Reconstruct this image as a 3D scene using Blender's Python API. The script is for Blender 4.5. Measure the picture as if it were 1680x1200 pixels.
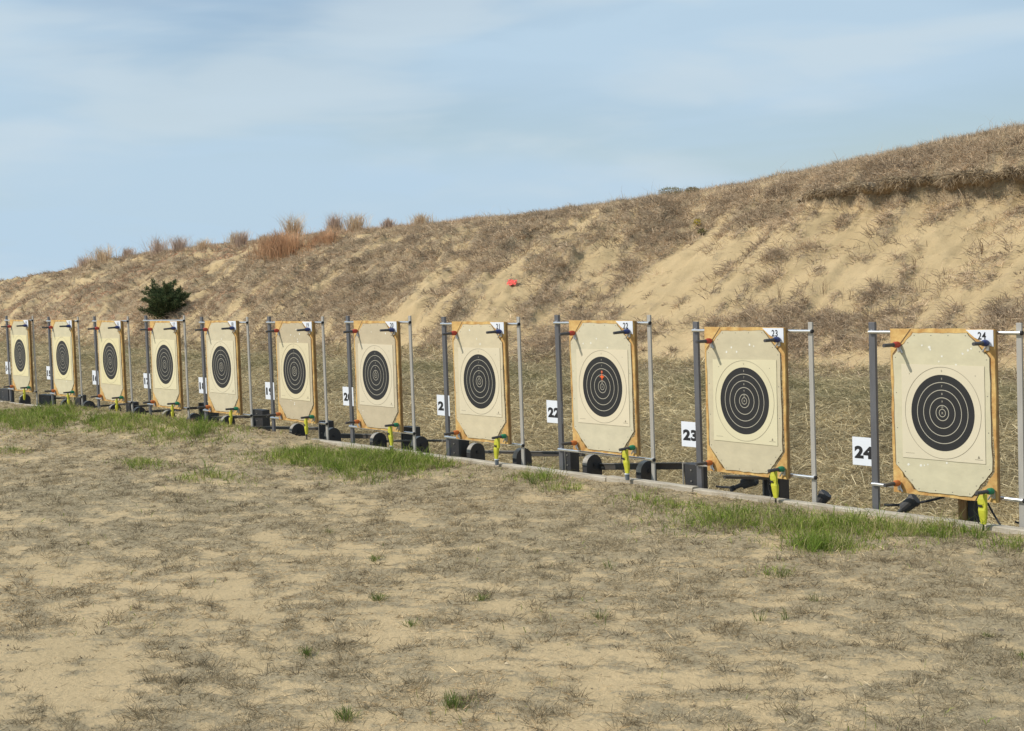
import bpy, math, random
import numpy as np
from mathutils import Vector, Matrix

for o in list(bpy.data.objects): bpy.data.objects.remove(o)
SC = bpy.context.scene
COL = SC.collection
random.seed(7)
rng = np.random.default_rng(11)

# ------------------------------------------------------------------ camera
F_PX, YAW, PITCH, ROLL = 2543.58, 0.6455406, -0.05897, -0.0351
CAM = np.array([6.34145, -7.57524, 1.53714])
cF = Vector((-math.cos(YAW)*math.cos(PITCH), math.sin(YAW)*math.cos(PITCH), math.sin(PITCH)))
cR = Vector((math.sin(YAW), math.cos(YAW), 0)); cU = cR.cross(cF)
cc, ss = math.cos(ROLL), math.sin(ROLL)
cR2 = cc*cR + ss*cU; cU2 = -ss*cR + cc*cU
cam_d = bpy.data.cameras.new('camera'); cam = bpy.data.objects.new('camera', cam_d); COL.objects.link(cam)
m = Matrix((cR2, cU2, -cF)).transposed().to_4x4(); m.translation = Vector(CAM)
cam.matrix_world = m
cam_d.sensor_width = 36; cam_d.lens = F_PX/1680*36
cam_d.clip_start = .05; cam_d.clip_end = 3000
SC.camera = cam

# ------------------------------------------------------------------ light and sky
SUN_EL, SUN_AZ = math.radians(44), math.atan2(-.53, -.85)
S = Vector((math.sin(SUN_AZ)*math.cos(SUN_EL), math.cos(SUN_AZ)*math.cos(SUN_EL), math.sin(SUN_EL)))
sd = bpy.data.lights.new('sun', 'SUN'); sd.energy = 3.9; sd.angle = math.radians(.6); sd.color = (1, .945, .86)
sun = bpy.data.objects.new('sun', sd); COL.objects.link(sun)
sun.rotation_euler = S.to_track_quat('Z', 'Y').to_euler()
sun.location = (-10, -20, 20)
W = bpy.data.worlds.new('World'); SC.world = W; W.use_nodes = True
nt = W.node_tree; nt.nodes.clear()
def N(t, ty, **k):
    n = t.nodes.new(ty)
    for a, b in k.items():
        if hasattr(n, a): setattr(n, a, b)
        else: n.inputs[a.replace('_', ' ')].default_value = b
    return n
sky = N(nt, 'ShaderNodeTexSky', sky_type='NISHITA'); sky.sun_disc = False
sky.sun_elevation = SUN_EL; sky.sun_rotation = SUN_AZ % (2*math.pi)
sky.air_density = 1.0; sky.dust_density = 0.8; sky.ozone_density = 2.0
tc = N(nt, 'ShaderNodeTexCoord')
mp = N(nt, 'ShaderNodeMapping'); mp.inputs['Scale'].default_value = (1.3, 1.3, 5.0); mp.inputs['Rotation'].default_value = (.16, -.12, .3)
nt.links.new(tc.outputs['Generated'], mp.inputs[0])
n1 = N(nt, 'ShaderNodeTexNoise', Scale=1.7, Detail=3.0, Roughness=.42, Distortion=.25)
nt.links.new(mp.outputs[0], n1.inputs['Vector'])
mp2 = N(nt, 'ShaderNodeMapping'); mp2.inputs['Scale'].default_value = (2.2, 2.2, 12); mp2.inputs['Rotation'].default_value = (-.2, .25, 1.1)
nt.links.new(tc.outputs['Generated'], mp2.inputs[0])
n2 = N(nt, 'ShaderNodeTexNoise', Scale=3.2, Detail=6.0, Roughness=.5, Distortion=.5)
nt.links.new(mp2.outputs[0], n2.inputs['Vector'])
r1 = N(nt, 'ShaderNodeMapRange'); r1.interpolation_type = 'SMOOTHSTEP'
for i, v in zip((1, 2, 3, 4), (.38, .60, .34, .95)): r1.inputs[i].default_value = v
nt.links.new(n1.outputs[0], r1.inputs[0])
r2 = N(nt, 'ShaderNodeMapRange'); r2.interpolation_type = 'SMOOTHSTEP'
for i, v in zip((1, 2, 3, 4), (.42, .72, .0, .22)): r2.inputs[i].default_value = v
nt.links.new(n2.outputs[0], r2.inputs[0])
ad = N(nt, 'ShaderNodeMath', operation='ADD'); ad.use_clamp = True
nt.links.new(r1.outputs[0], ad.inputs[0]); nt.links.new(r2.outputs[0], ad.inputs[1])
mx = N(nt, 'ShaderNodeMix', data_type='RGBA')
nt.links.new(ad.outputs[0], mx.inputs[0]); nt.links.new(sky.outputs[0], mx.inputs[6])
mx.inputs[7].default_value = (4.25, 5.6, 6.8, 1)
mp3 = N(nt, 'ShaderNodeMapping'); mp3.inputs['Scale'].default_value = (2.0, 2.0, 9.0); mp3.inputs['Rotation'].default_value = (.28, .10, 0); mp3.inputs['Location'].default_value = (.35, .2, .1)
nt.links.new(tc.outputs['Generated'], mp3.inputs[0])
n3 = N(nt, 'ShaderNodeTexNoise', Scale=2.1, Detail=4.0, Roughness=.5, Distortion=.3); nt.links.new(mp3.outputs[0], n3.inputs['Vector'])
r3 = N(nt, 'ShaderNodeMapRange'); r3.interpolation_type = 'SMOOTHSTEP'
for i, v in zip((1, 2, 3, 4), (.46, .66, .0, .55)): r3.inputs[i].default_value = v
nt.links.new(n3.outputs[0], r3.inputs[0])
mx3 = N(nt, 'ShaderNodeMix', data_type='RGBA'); nt.links.new(r3.outputs[0], mx3.inputs[0]); nt.links.new(mx.outputs[2], mx3.inputs[6]); mx3.inputs[7].default_value = (5.3, 6.15, 6.7, 1)
bg = N(nt, 'ShaderNodeBackground'); bg.inputs[1].default_value = .113
nt.links.new(mx3.outputs[2], bg.inputs[0])
wo = N(nt, 'ShaderNodeOutputWorld'); nt.links.new(bg.outputs[0], wo.inputs[0])
SC.view_settings.view_transform = 'Standard'; SC.view_settings.look = 'None'
SC.view_settings.exposure = 0.04; SC.view_settings.gamma = 1

# ------------------------------------------------------------------ helpers
def tag(o, label=None, cat=None, group=None, kind=None):
    if label: o['label'] = label
    if cat: o['category'] = cat
    if group: o['group'] = group
    if kind: o['kind'] = kind
    return o
def empty(name, loc, rz=0, parent=None):
    o = bpy.data.objects.new(name, None); COL.objects.link(o); o.location = loc; o.rotation_euler = (0, 0, rz)
    o.empty_display_size = .1
    if parent: o.parent = parent
    return o
class MB:
    def __init__(s): s.v = []; s.f = []; s.m = []
    def add(s, vs, fs, mi=0):
        b = len(s.v); s.v += [tuple(v) for v in vs]; s.f += [tuple(i+b for i in f) for f in fs]; s.m += [mi]*len(fs); return s
    def box(s, x0, x1, y0, y1, z0, z1, mi=0, b=0):
        if b:
            # chamfered box
            c = Vector(((x0+x1)/2, (y0+y1)/2, (z0+z1)/2)); h = ((x1-x0)/2, (y1-y0)/2, (z1-z0)/2)
            vs = []; idx = {}
            for sx in (-1, 1):
                for sy in (-1, 1):
                    for sz in (-1, 1):
                        for a in range(3):
                            p = [sx*(h[0]-b), sy*(h[1]-b), sz*(h[2]-b)]; sg = (sx, sy, sz)
                            p[a] = sg[a]*h[a]
                            idx[(sx, sy, sz, a)] = len(vs); vs.append((c[0]+p[0], c[1]+p[1], c[2]+p[2]))
            fs = []
            for a in range(3):
                o1, o2 = [(1, 2), (2, 0), (0, 1)][a]
                for sg in (-1, 1):
                    q = []
                    for u, w in ((-1, -1), (1, -1), (1, 1), (-1, 1)):
                        k = [0, 0, 0]; k[a] = sg; k[o1] = u; k[o2] = w; q.append(idx[(*k, a)])
                    fs.append(q if sg > 0 else q[::-1])
            for a in range(3):
                o1, o2 = [(1, 2), (2, 0), (0, 1)][a]
                for u in (-1, 1):
                    for w in (-1, 1):
                        k0 = [0, 0, 0]; k1 = [0, 0, 0]; k0[a] = -1; k1[a] = 1; k0[o1] = k1[o1] = u; k0[o2] = k1[o2] = w
                        q = [idx[(*k0, o1)], idx[(*k1, o1)], idx[(*k1, o2)], idx[(*k0, o2)]]
                        fs.append(q if u*w > 0 else q[::-1])
            for sx in (-1, 1):
                for sy in (-1, 1):
                    for sz in (-1, 1):
                        q = [idx[(sx, sy, sz, a)] for a in range(3)]; fs.append(q if sx*sy*sz > 0 else q[::-1])
            return s.add(vs, fs, mi)
        vs = [(x, y, z) for x in (x0, x1) for y in (y0, y1) for z in (z0, z1)]
        return s.add(vs, [(0, 1, 3, 2), (4, 6, 7, 5), (0, 4, 5, 1), (2, 3, 7, 6), (0, 2, 6, 4), (1, 5, 7, 3)], mi)
    def tube(s, p, q, r, r2=None, n=12, mi=0, cap=True):
        p = Vector(p); q = Vector(q); r2 = r if r2 is None else r2
        d = (q-p).normalized(); a = d.orthogonal().normalized(); b = d.cross(a)
        vs = []
        for c, rr in ((p, r), (q, r2)):
            for i in range(n):
                t = 2*math.pi*i/n; vs.append(c + rr*(math.cos(t)*a + math.sin(t)*b))
        fs = [(i, (i+1) % n, n+(i+1) % n, n+i) for i in range(n)]
        if cap: fs += [tuple(range(n))[::-1], tuple(range(n, 2*n))]
        return s.add(vs, fs, mi)
    def path(s, pts, r, n=7, mi=0):
        for a, b in zip(pts[:-1], pts[1:]): s.tube(a, b, r, n=n, mi=mi)
        return s
    def prism(s, poly, y0, y1, mi=0):       # polygon in XZ, extruded along Y (y0 = front)
        n = len(poly); vs = [(x, y0, z) for x, z in poly] + [(x, y1, z) for x, z in poly]
        fs = [tuple(range(n)), tuple(range(n, 2*n))[::-1]] + [(i, n+i, n+(i+1) % n, (i+1) % n) for i in range(n)]
        return s.add(vs, fs, mi)
    def ring(s, cx, cz, y, r0, r1, n=64, mi=0):
        vs = []
        for i in range(n):
            t = 2*math.pi*i/n; c, d = math.cos(t), math.sin(t)
            vs += [(cx+r0*c, y, cz+r0*d), (cx+r1*c, y, cz+r1*d)]
        return s.add(vs, [(2*i, 2*i+1, (2*i+3) % (2*n), (2*i+2) % (2*n)) for i in range(n)], mi)
    def disc(s, cx, cz, y, r, n=48, mi=0):
        return s.add([(cx+r*math.cos(2*math.pi*i/n), y, cz+r*math.sin(2*math.pi*i/n)) for i in range(n)], [tuple(range(n))], mi)
    def holes(s, outer, inner, y0, y1, mi=0):   # frame: same vertex count outer and inner loop
        n = len(outer); vs = []
        for y in (y0, y1):
            vs += [(x, y, z) for x, z in outer] + [(x, y, z) for x, z in inner]
        fs = []
        for i in range(n):
            j = (i+1) % n
            fs += [(i, j, n+j, n+i), (2*n+j, 2*n+i, 3*n+i, 3*n+j), (i, 2*n+i, 2*n+j, j), (n+j, 3*n+j, 3*n+i, n+i)]
        return s.add(vs, fs, mi)
    def text(s, body, x, z, y, h, mi=0, bold=0.0, sx=1.0):
        v, f = text_geo(body, bold)
        zs = [p[1] for p in v]; xs = [p[0] for p in v]
        k = h/(max(zs)-min(zs)); cx = (max(xs)+min(xs))/2; cz = (max(zs)+min(zs))/2
        return s.add([(x+(p[0]-cx)*k*sx, y, z+(p[1]-cz)*k) for p in v], f, mi)
    def build(s, name, mats, parent=None, smooth=False, loc=None):
        me = bpy.data.meshes.new(name); me.from_pydata(s.v, [], s.f)
        for m in (mats if isinstance(mats, (list, tuple)) else [mats]): me.materials.append(m)
        me.polygons.foreach_set('material_index', s.m)
        if smooth: me.shade_smooth()
        me.update()
        o = bpy.data.objects.new(name, me); COL.objects.link(o)
        if parent: o.parent = parent
        if loc: o.location = loc
        return o
_tc = {}
def text_geo(body, bold):
    if (body, bold) in _tc: return _tc[(body, bold)]
    cu = bpy.data.curves.new('txt', 'FONT'); cu.body = body; cu.offset = bold; cu.resolution_u = 4; cu.space_character = 1.08
    ob = bpy.data.objects.new('txt', cu); COL.objects.link(ob)
    dg = bpy.context.evaluated_depsgraph_get(); dg.update()
    me = bpy.data.meshes.new_from_object(ob.evaluated_get(dg))
    r = ([tuple(v.co) for v in me.vertices], [tuple(p.vertices) for p in me.polygons])
    bpy.data.objects.remove(ob); bpy.data.curves.remove(cu); bpy.data.meshes.remove(me)
    _tc[(body, bold)] = r; return r

# ------------------------------------------------------------------ numpy noise
def _hash(ix, iy, seed):
    h = (ix.astype(np.int64)*374761393 + iy.astype(np.int64)*668265263 + seed*974634777) & 0xFFFFFFFF
    h = ((h ^ (h >> 13))*1274126177) & 0xFFFFFFFF
    return ((h ^ (h >> 16)) & 0xFFFF)/65535.0
def vn(x, y, seed=0):
    ix = np.floor(x); iy = np.floor(y); fx = x-ix; fy = y-iy
    fx = fx*fx*fx*(fx*(fx*6-15)+10); fy = fy*fy*fy*(fy*(fy*6-15)+10)
    a = _hash(ix, iy, seed); b = _hash(ix+1, iy, seed); c = _hash(ix, iy+1, seed); d = _hash(ix+1, iy+1, seed)
    return (a*(1-fx)+b*fx)*(1-fy) + (c*(1-fx)+d*fx)*fy
def fbm(x, y, seed=0, octs=4, rough=.5):
    t = 0; a = 1; s = 0
    for k in range(octs):
        c, d = math.cos(k*.9+.3), math.sin(k*.9+.3)
        t = t + a*vn((x*c-y*d)*2**k+k*17.3, (x*d+y*c)*2**k-k*9.1, seed+k*7); s += a; a *= rough
    return t/s            # 0..1, mean .5
def sst(a, b, x):
    t = np.clip((x-a)/(b-a), 0, 1); return t*t*(3-2*t)
CX = np.array([-400, -120, -53.9, -48.7, -44, -40, -34.5, -28.6, -24.6, -20.6, -17, -14, -12.6, -11.5, -9.9, -8.7, -7.84, -5, 5, 100])
CZ = np.array([1.4, 1.7, 1.82, 2.0, 2.32, 2.55, 2.66, 2.74, 2.74, 2.76, 2.87, 3.03, 3.12, 3.22, 3.37, 3.46, 3.51, 3.66, 3.8, 3.6])
# scarp top height
SX = np.array([-30, -16, -14, -12.1, -11, -9, -6.5, 5]); SZ = np.array([2.0, 2.1, 2.28, 2.5, 2.62, 2.62, 2.66, 2.8])
def scarp_y(X): return 11.75 + .55*(fbm(X*.9, X*0+3.3, 61, 4)-.5)*2 
def h_rear(X, Y):
    X = np.asarray(X, float); Y = np.asarray(Y, float)
    ye = 5.55 + .9*(fbm(X*.35, X*0+7.7, 31, 3)-.5)
    zc = np.interp(X, CX, CZ)
    sy = scarp_y(X); zs = np.interp(X, SX, SZ)
    sc = sst(-16.5, -13.2, X)                      # scarp present on the right
    z = -1.5 + 0*Y
    z = np.where(Y > 1.6, -1.5 + (Y-1.6)/(ye-1.6)*1.47, z)
    tz = -.03 + .14*np.clip((Y-ye)/(7.2-ye), 0, 1)
    z = np.where(Y > ye, tz, z)
    # main face, no scarp: base 7.2 -> crest 13
    t = np.clip((Y-7.1)/(13-7.1), 0, 1)
    prof = t*1.0 + .05*np.sin(t*math.pi) 
    prof = np.where(t > .82, prof*(1-(t-.82)*.0), prof)
    zl = .11 + (zc-.11)*np.sin(np.clip(prof, 0, 1)*math.pi/2)**.92*.35 + (zc-.11)*np.clip(prof, 0, 1)*.65
    # with scarp
    t2 = np.clip((Y-7.1)/(sy-7.1), 0, 1)
    step = (.10+.16*sst(-12, -9.5, X)) + .2*(fbm(X*1.6, X*0+1.1, 71, 3)-.5)
    zr = .11 + (zs-step-.11)*(t2**1.04)
    up = sst(0, .07, Y-sy)
    t3 = np.clip((Y-sy-.05)/(13.3-sy), 0, 1)
    zr = zr + step*up + (zc-zs)*np.sin(t3*math.pi/2)
    zz = zl*(1-sc)+zr*sc
    z = np.where(Y > 7.1, zz, z)
    # beyond the crest
    back = np.clip((Y-14.5), 0, None)
    z = np.where(Y > 13, z - (1-np.exp(-back/12))*(zc+.4), z)
    # relief
    act = sst(6.9, 8.2, Y)*(1-sst(11.4, 12.9, Y))
    rill = (fbm(X*1.3+Y*.25, Y*.45, 41, 4)-.5)
    lump = (fbm(X*2.2, Y*2.2, 43, 4)-.5)
    ledge = sst(.50, .56, fbm(X*.9, Y*1.5+X*.2, 47, 4))*.18 + sst(.52, .55, fbm(X*2.1, Y*2.6+X*.3, 48, 4))*.09
    soft = 1-.6*sc*sst(7.5, 8.5, Y)
    fr = (fbm(X*4.5+Y*1.2, Y*.7, 45, 4, .6)-.5)
    z = z + act*(fbm(X*8+Y, Y*7, 49, 3, .6)-.5)*.035
    z = z + act*(rill*.24*(1-.55*sc) + fr*.16*(1-.5*sc) + lump*.08*(1-.5*sc) + ledge*(1-.75*sc)*.6)
    z = z + (fbm(X*3, Y*3, 53, 4)-.5)*.09*np.where((Y > 1.7) & (Y < 40), 1, 0)*(1-.55*sc*act)
    z = z + (fbm(X*.7, Y*.7, 57, 3)-.5)*.2*sst(12.5, 13.5, Y)*(1-sst(30, 60, Y))*.6
    mat_ = sst(.35, .75, cov_rear(X, Y))*sst(7, 7.3, Y)*(1-.6*sst(11.5, 12.6, Y))*(Y < 16)
    z = z + mat_*(.03+.10*(fbm(X*5.5+Y, Y*4, 59, 3, .6)-.35))
    return z
def h_front(X, Y):
    X = np.asarray(X, float); Y = np.asarray(Y, float)
    z = -.05 + .014*np.exp(-np.abs(Y)/.35) + .012*(fbm(X*1.5, Y*1.5, 3, 4)-.5) + .06*(fbm(X*.35, Y*.35, 5, 3)-.5)*sst(.3, 1.5, -Y)
    z = z + .012*(fbm(X*9, Y*9, 9, 3)-.5)
    w = sst(-14.2, -12.2, X)*(1-sst(-7.6, -6.2, X))
    z = z + .115*w*np.exp(-((Y+.5)/.5)**2)
    z = z + sst(.4, .8, cov_front(X, Y))*.034*(fbm(X*8, Y*8, 13, 3, .6)-.25)
    return z
def kerb_z(X): return np.interp(X, [-40, -15, -10, 5], [-.04, -.03, 0, 0])
# coverage of matted dead grass, 0..1
def cov_front(X, Y):
    d = np.clip(-Y/5.5, 0, 1.4)
    n = fbm(X*.55, Y*.75, 81, 3, .55)
    n2 = fbm(X*2.0, Y*3.0, 83, 5, .68)
    n3 = fbm(X*9, Y*11, 85, 3, .7)
    c = .80 - .25*sst(.15, .8, d) + (n-.5)*.6 + (n2-.5)*1.45 + (n3-.5)*1.9
    return np.clip(c, 0, 1)
def cov_rear(X, Y):
    n = fbm(X*.6+Y*.1, Y*.4, 91, 3, .55)
    n2 = fbm(X*2.6+Y*.9, Y*.62-X*.1, 93, 5, .68)
    n3 = fbm(X*7+Y*2, Y*4, 95, 3, .7)
    sc = sst(-17.5, -12.8, X - (Y-9.5)*.75)
    sy = scarp_y(X)
    c = .60 + (n-.5)*.9 + (n2-.5)*2.2 + (n3-.5)*1.5
    face = .13 + (n-.5)*1.3 + (n2-.5)*1.9 + (n3-.5)*1.7 + .46*np.exp(-((Y-8.1-.10*(X+9))/.6)**2)*sst(-15, -12, X) + .3*np.exp(-((Y-sy+.35)/.35)**2)
    c = c*(1-sc) + np.where(Y > sy, .85+(n2-.5)*1.5, face)*sc
    c = np.where(Y < 7.3, np.maximum(c, 1-sst(6.9, 7.4, Y)), c)
    c = np.maximum(c, sst(12.3, 13.2, Y)*.8)
    return np.clip(c, 0, 1)
# green patches on the near ground: x, y, rx, ry, strength  (world metres)
GREEN = [(-12.25, -1.06, 1.51, 0.54, 1.00), (-9.73, -0.76, 1.09, 0.31, 0.95), (-8.08, -0.76, 0.70, 0.35, 0.80), (-8.95, -2.35, 0.38, 0.13, 0.40), (-6.50, -2.01, 0.38, 0.17, 0.80), (-5.21, -2.16, 0.18, 0.09, 0.70), (-5.17, -1.93, 0.30, 0.14, 0.60), (-5.76, -0.78, 0.62, 0.36, 1.3), (-4.90, -0.55, 0.66, 0.40, 1.7), (-4.29, -1.08, 0.34, 0.22, 0.60), (-2.98, -0.38, 0.21, 0.17, 0.80), (-2.47, -0.56, 0.17, 0.14, 0.45), (-1.57, -0.61, 0.17, 0.15, 0.50), (-1.20, -0.65, 0.23, 0.22, 0.35), (-0.78, -0.72, 0.29, 0.28, 0.80), (-0.44, -0.72, 0.40, 0.36, 1.00), (0.22, -0.72, 0.40, 0.42, 1.00), (0.50, -1.10, 0.26, 0.26, 0.90), (0.77, -0.35, 0.27, 0.35, 0.65), (1.28, -0.35, 0.16, 0.23, 0.60), (0.84, -1.82, 0.11, 0.11, 0.30)]

def green(X, Y):
    g = 0*X
    for (x, y, rx, ry, s) in GREEN:
        g = np.maximum(g, s*np.exp(-(((X-x)/rx)**2+((Y-y)/ry)**2)))
    return g

# ------------------------------------------------------------------ materials
def mat(name, color, rough=.7, metal=0.0, spec=.5, var=0, vscale=8, bump=0, bscale=40, color2=None, stretch=None, trans=0):
    m = bpy.data.materials.new(name); m.use_nodes = True; t = m.node_tree
    b = t.nodes['Principled BSDF']; b.inputs['Roughness'].default_value = rough; b.inputs['Metallic'].default_value = metal
    b.inputs['Specular IOR Level'].default_value = spec
    b.inputs['Base Color'].default_value = (*color, 1)
    if var or bump:
        c = N(t, 'ShaderNodeTexCoord'); mpn = N(t, 'ShaderNodeMapping')
        if stretch: mpn.inputs['Scale'].default_value = stretch
        t.links.new(c.outputs['Object'], mpn.inputs[0])
    if var:
        n = N(t, 'ShaderNodeTexNoise', Scale=vscale, Detail=6.0, Roughness=.65)
        t.links.new(mpn.outputs[0], n.inputs['Vector'])
        r = N(t, 'ShaderNodeMapRange'); r.inputs[1].default_value = .3; r.inputs[2].default_value = .7
        t.links.new(n.outputs[0], r.inputs[0])
        x = N(t, 'ShaderNodeMix', data_type='RGBA'); t.links.new(r.outputs[0], x.inputs[0])
        c2 = color2 or tuple(v*(1-var) for v in color)
        x.inputs[6].default_value = (*color, 1); x.inputs[7].default_value = (*c2, 1)
        t.links.new(x.outputs[2], b.inputs['Base Color'])
    if bump:
        n = N(t, 'ShaderNodeTexNoise', Scale=bscale, Detail=4.0)
        t.links.new(mpn.outputs[0], n.inputs['Vector'])
        bp = N(t, 'ShaderNodeBump', Strength=bump); bp.inputs['Distance'].default_value = .01
        t.links.new(n.outputs[0], bp.inputs['Height']); t.links.new(bp.outputs[0], b.inputs['Normal'])
    return m
def blade_mat(name, trans=.25, rough=.6):
    m = bpy.data.materials.new(name); m.use_nodes = True; t = m.node_tree; t.nodes.clear()
    a = N(t, 'ShaderNodeAttribute', attribute_name='tint')
    d = N(t, 'ShaderNodeBsdfDiffuse'); tr = N(t, 'ShaderNodeBsdfTranslucent'); ms = N(t, 'ShaderNodeMixShader'); ms.inputs[0].default_value = trans
    t.links.new(a.outputs['Color'], d.inputs[0]); t.links.new(a.outputs['Color'], tr.inputs[0])
    t.links.new(d.outputs[0], ms.inputs[1]); t.links.new(tr.outputs[0], ms.inputs[2])
    o = N(t, 'ShaderNodeOutputMaterial'); t.links.new(ms.outputs[0], o.inputs[0]); return m
def ground_mat(name, sand, sand2, thatch, thatch2, stretch, green_tint=True):
    m = bpy.data.materials.new(name); m.use_nodes = True; t = m.node_tree
    b = t.nodes['Principled BSDF']; b.inputs['Roughness'].default_value = .95; b.inputs['Specular IOR Level'].default_value = .15
    co = N(t, 'ShaderNodeTexCoord'); L = t.links.new
    def noise(sc, det, ro, stv=None, dist=0):
        v = co.outputs['Object']
        if stv:
            q = N(t, 'ShaderNodeMapping'); q.inputs['Scale'].default_value = stv; q.inputs['Rotation'].default_value = (0, 0, .35); L(v, q.inputs[0]); v = q.outputs[0]
        n = N(t, 'ShaderNodeTexNoise', Scale=sc, Detail=det, Roughness=ro, Distortion=dist); L(v, n.inputs['Vector']); return n.outputs[0]
    def rng_(v, a, b_, c=0., d=1.):
        r = N(t, 'ShaderNodeMapRange')
        for i, q in zip((1, 2, 3, 4), (a, b_, c, d)): r.inputs[i].default_value = q
        L(v, r.inputs[0]); return r.outputs[0]
    def mixc(f, a, b_):
        x = N(t, 'ShaderNodeMix', data_type='RGBA'); L(f, x.inputs[0])
        for i, q in ((6, a), (7, b_)):
            if isinstance(q, tuple): x.inputs[i].default_value = (*q, 1)
            else: L(q, x.inputs[i])
        return x.outputs[2]
    cv = N(t, 'ShaderNodeAttribute', attribute_name='cover')
    sandc = mixc(rng_(noise(1.3, 6, .6), .35, .65), sand, sand2)
    sandc = mixc(rng_(noise(45, 5, .7), .42, .75, 0, .35), sandc, tuple(v*.55 for v in sand))
    thc = mixc(rng_(noise(14, 8, .75, stretch, .6), .36, .62), thatch, thatch2)
    thc = mixc(rng_(noise(60, 4, .7, stretch, .4), .5, .7, 0, .7), thc, tuple(v*.35 for v in thatch))
    fine = noise(22, 6, .8, stretch, .8)
    a1 = N(t, 'ShaderNodeMath', operation='MULTIPLY_ADD'); L(fine, a1.inputs[0]); a1.inputs[1].default_value = 2.3; a1.inputs[2].default_value = -1.15
    a2 = N(t, 'ShaderNodeMath', operation='ADD'); L(a1.outputs[0], a2.inputs[0]); L(cv.outputs['Fac'], a2.inputs[1])
    col = mixc(rng_(a2.outputs[0], .38, .66), sandc, thc)
    L(col, b.inputs['Base Color'])
    bp = N(t, 'ShaderNodeBump', Strength=.7); bp.inputs['Distance'].default_value = .02
    hb = N(t, 'ShaderNodeMath', operation='ADD'); L(noise(35, 6, .7), hb.inputs[0]); L(fine, hb.inputs[1])
    L(hb.outputs[0], bp.inputs['Height']); L(bp.outputs[0], b.inputs['Normal'])
    return m

M = dict(
    ground=ground_mat('sand_and_dead_grass', (.57, .43, .245), (.50, .38, .215), (.42, .335, .205), (.32, .26, .165), (1, 1, 1)),
    berm=ground_mat('sand_slope', (.54, .405, .225), (.45, .335, .18), (.41, .315, .195), (.29, .225, .145), (3.2, .9, 1)),
    blade=blade_mat('dead_grass'), leaf=blade_mat('green_grass', .35),
    post=mat('galvanised_steel', (.20, .20, .215), .42, .55, var=.35, vscale=9, stretch=(1, 1, .25), bump=.1, bscale=60),
    post2=mat('weathered_aluminium', (.50, .475, .43), .5, .35, var=.25, vscale=9, stretch=(1, 1, .25)),
    rod=mat('bright_rod', (.80, .80, .80), .22, .9, var=.1, vscale=20),
    black=mat('black_rubber', (.012, .012, .013), .6),
    foam=mat('yellow_foam_board', (.70, .49, .18), .85, var=.4, vscale=11, color2=(.40, .19, .05), bump=.35, bscale=50),
    wood=mat('stained_pine', (.38, .24, .10), .8, var=.4, vscale=12, color2=(.25, .12, .04), stretch=(6, 6, .6), bump=.3),
    wood2=mat('dark_wood_and_edge_shade', (.17, .10, .045), .85, var=.4, vscale=12, stretch=(6, 6, .6)),
    paper=mat('buff_paper', (.66, .585, .41), .85, var=.08, vscale=3),
    ink=mat('black_ink', (.018, .018, .019), .55, var=.4, vscale=5), line=mat('ring_line', (.42, .39, .31), .8),
    thin=mat('thin_grey_ink', (.22, .19, .13), .8),
    white=mat('white_plate', (.74, .77, .82), .5, var=.06, vscale=6), txt=mat('black_lettering', (.012, .012, .014), .5),
    patch=mat('white_paste_patch', (.74, .72, .64), .8), staple=mat('steel_staple', (.12, .11, .10), .5),
    red=mat('red_plastic', (.40, .045, .028), .45), blue=mat('navy_plastic', (.02, .035, .14), .45),
    orange=mat('orange_plastic', (.52, .15, .035), .5), greenp=mat('green_plastic', (.012, .20, .09), .4),
    stalk=mat('grey_black_stalk', (.06, .057, .06), .45), bracket=mat('zinc_bracket', (.55, .54, .52), .35, .7),
    yel=mat('yellow_plastic', (.60, .59, .04), .6, var=.35, vscale=14), plug=mat('grey_plug', (.13, .15, .17), .5),
    steel=mat('dark_painted_steel', (.028, .03, .035), .55, .2, var=.5, vscale=9, color2=(.055, .05, .045)),
    beam=mat('grey_painted_beam', (.075, .075, .072), .6, .3, var=.4, vscale=8, color2=(.10, .075, .05), stretch=(.5, 3, 3)),
    rim=mat('pale_sunlit_steel', (.38, .35, .30), .5, .3, var=.4, vscale=12),  # pale steel; sunlight on the arch rims is put into its colour
    kerb=mat('weathered_concrete_board', (.52, .47, .38), .9, var=.5, vscale=5, color2=(.28, .235, .17), stretch=(.7, 4, 4), bump=.5, bscale=45),
    bark=mat('brown_bark', (.10, .07, .05), .9, var=.4, vscale=20, bump=.5),
    scrap=mat('red_paper', (.80, .10, .075), .7), flower=mat('yellow_petals', (.75, .55, .02), .7),
    star=mat('orange_marker', (.80, .12, .02), .6),
)
def panel_mat(i):
    c = [(.60, .565, .42), (.56, .51, .375), (.60, .56, .43), (.62, .55, .40), (.53, .46, .34), (.50, .435, .315), (.58, .53, .40), (.59, .54, .39), (.60, .54, .39), (.60, .56, .41), (.56, .52, .38)][i]
    c = (c[0]*1.03, c[1], c[2]*.92)
    return mat('canvas_panel', c, .85, var=.16, vscale=4.5, stretch=(1.5, 1, 2.5), bump=.08, bscale=14)
def paper_mat(i):
    c = [(.66, .59, .43), (.66, .60, .40), (.68, .60, .43), (.67, .59, .42), (.66, .58, .42), (.66, .58, .38), (.67, .60, .42), (.70, .63, .41), (.72, .64, .38), (.72, .64, .38), (.72, .64, .38)][i]
    return mat('buff_target_paper', c, .85, var=.06, vscale=4)

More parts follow.
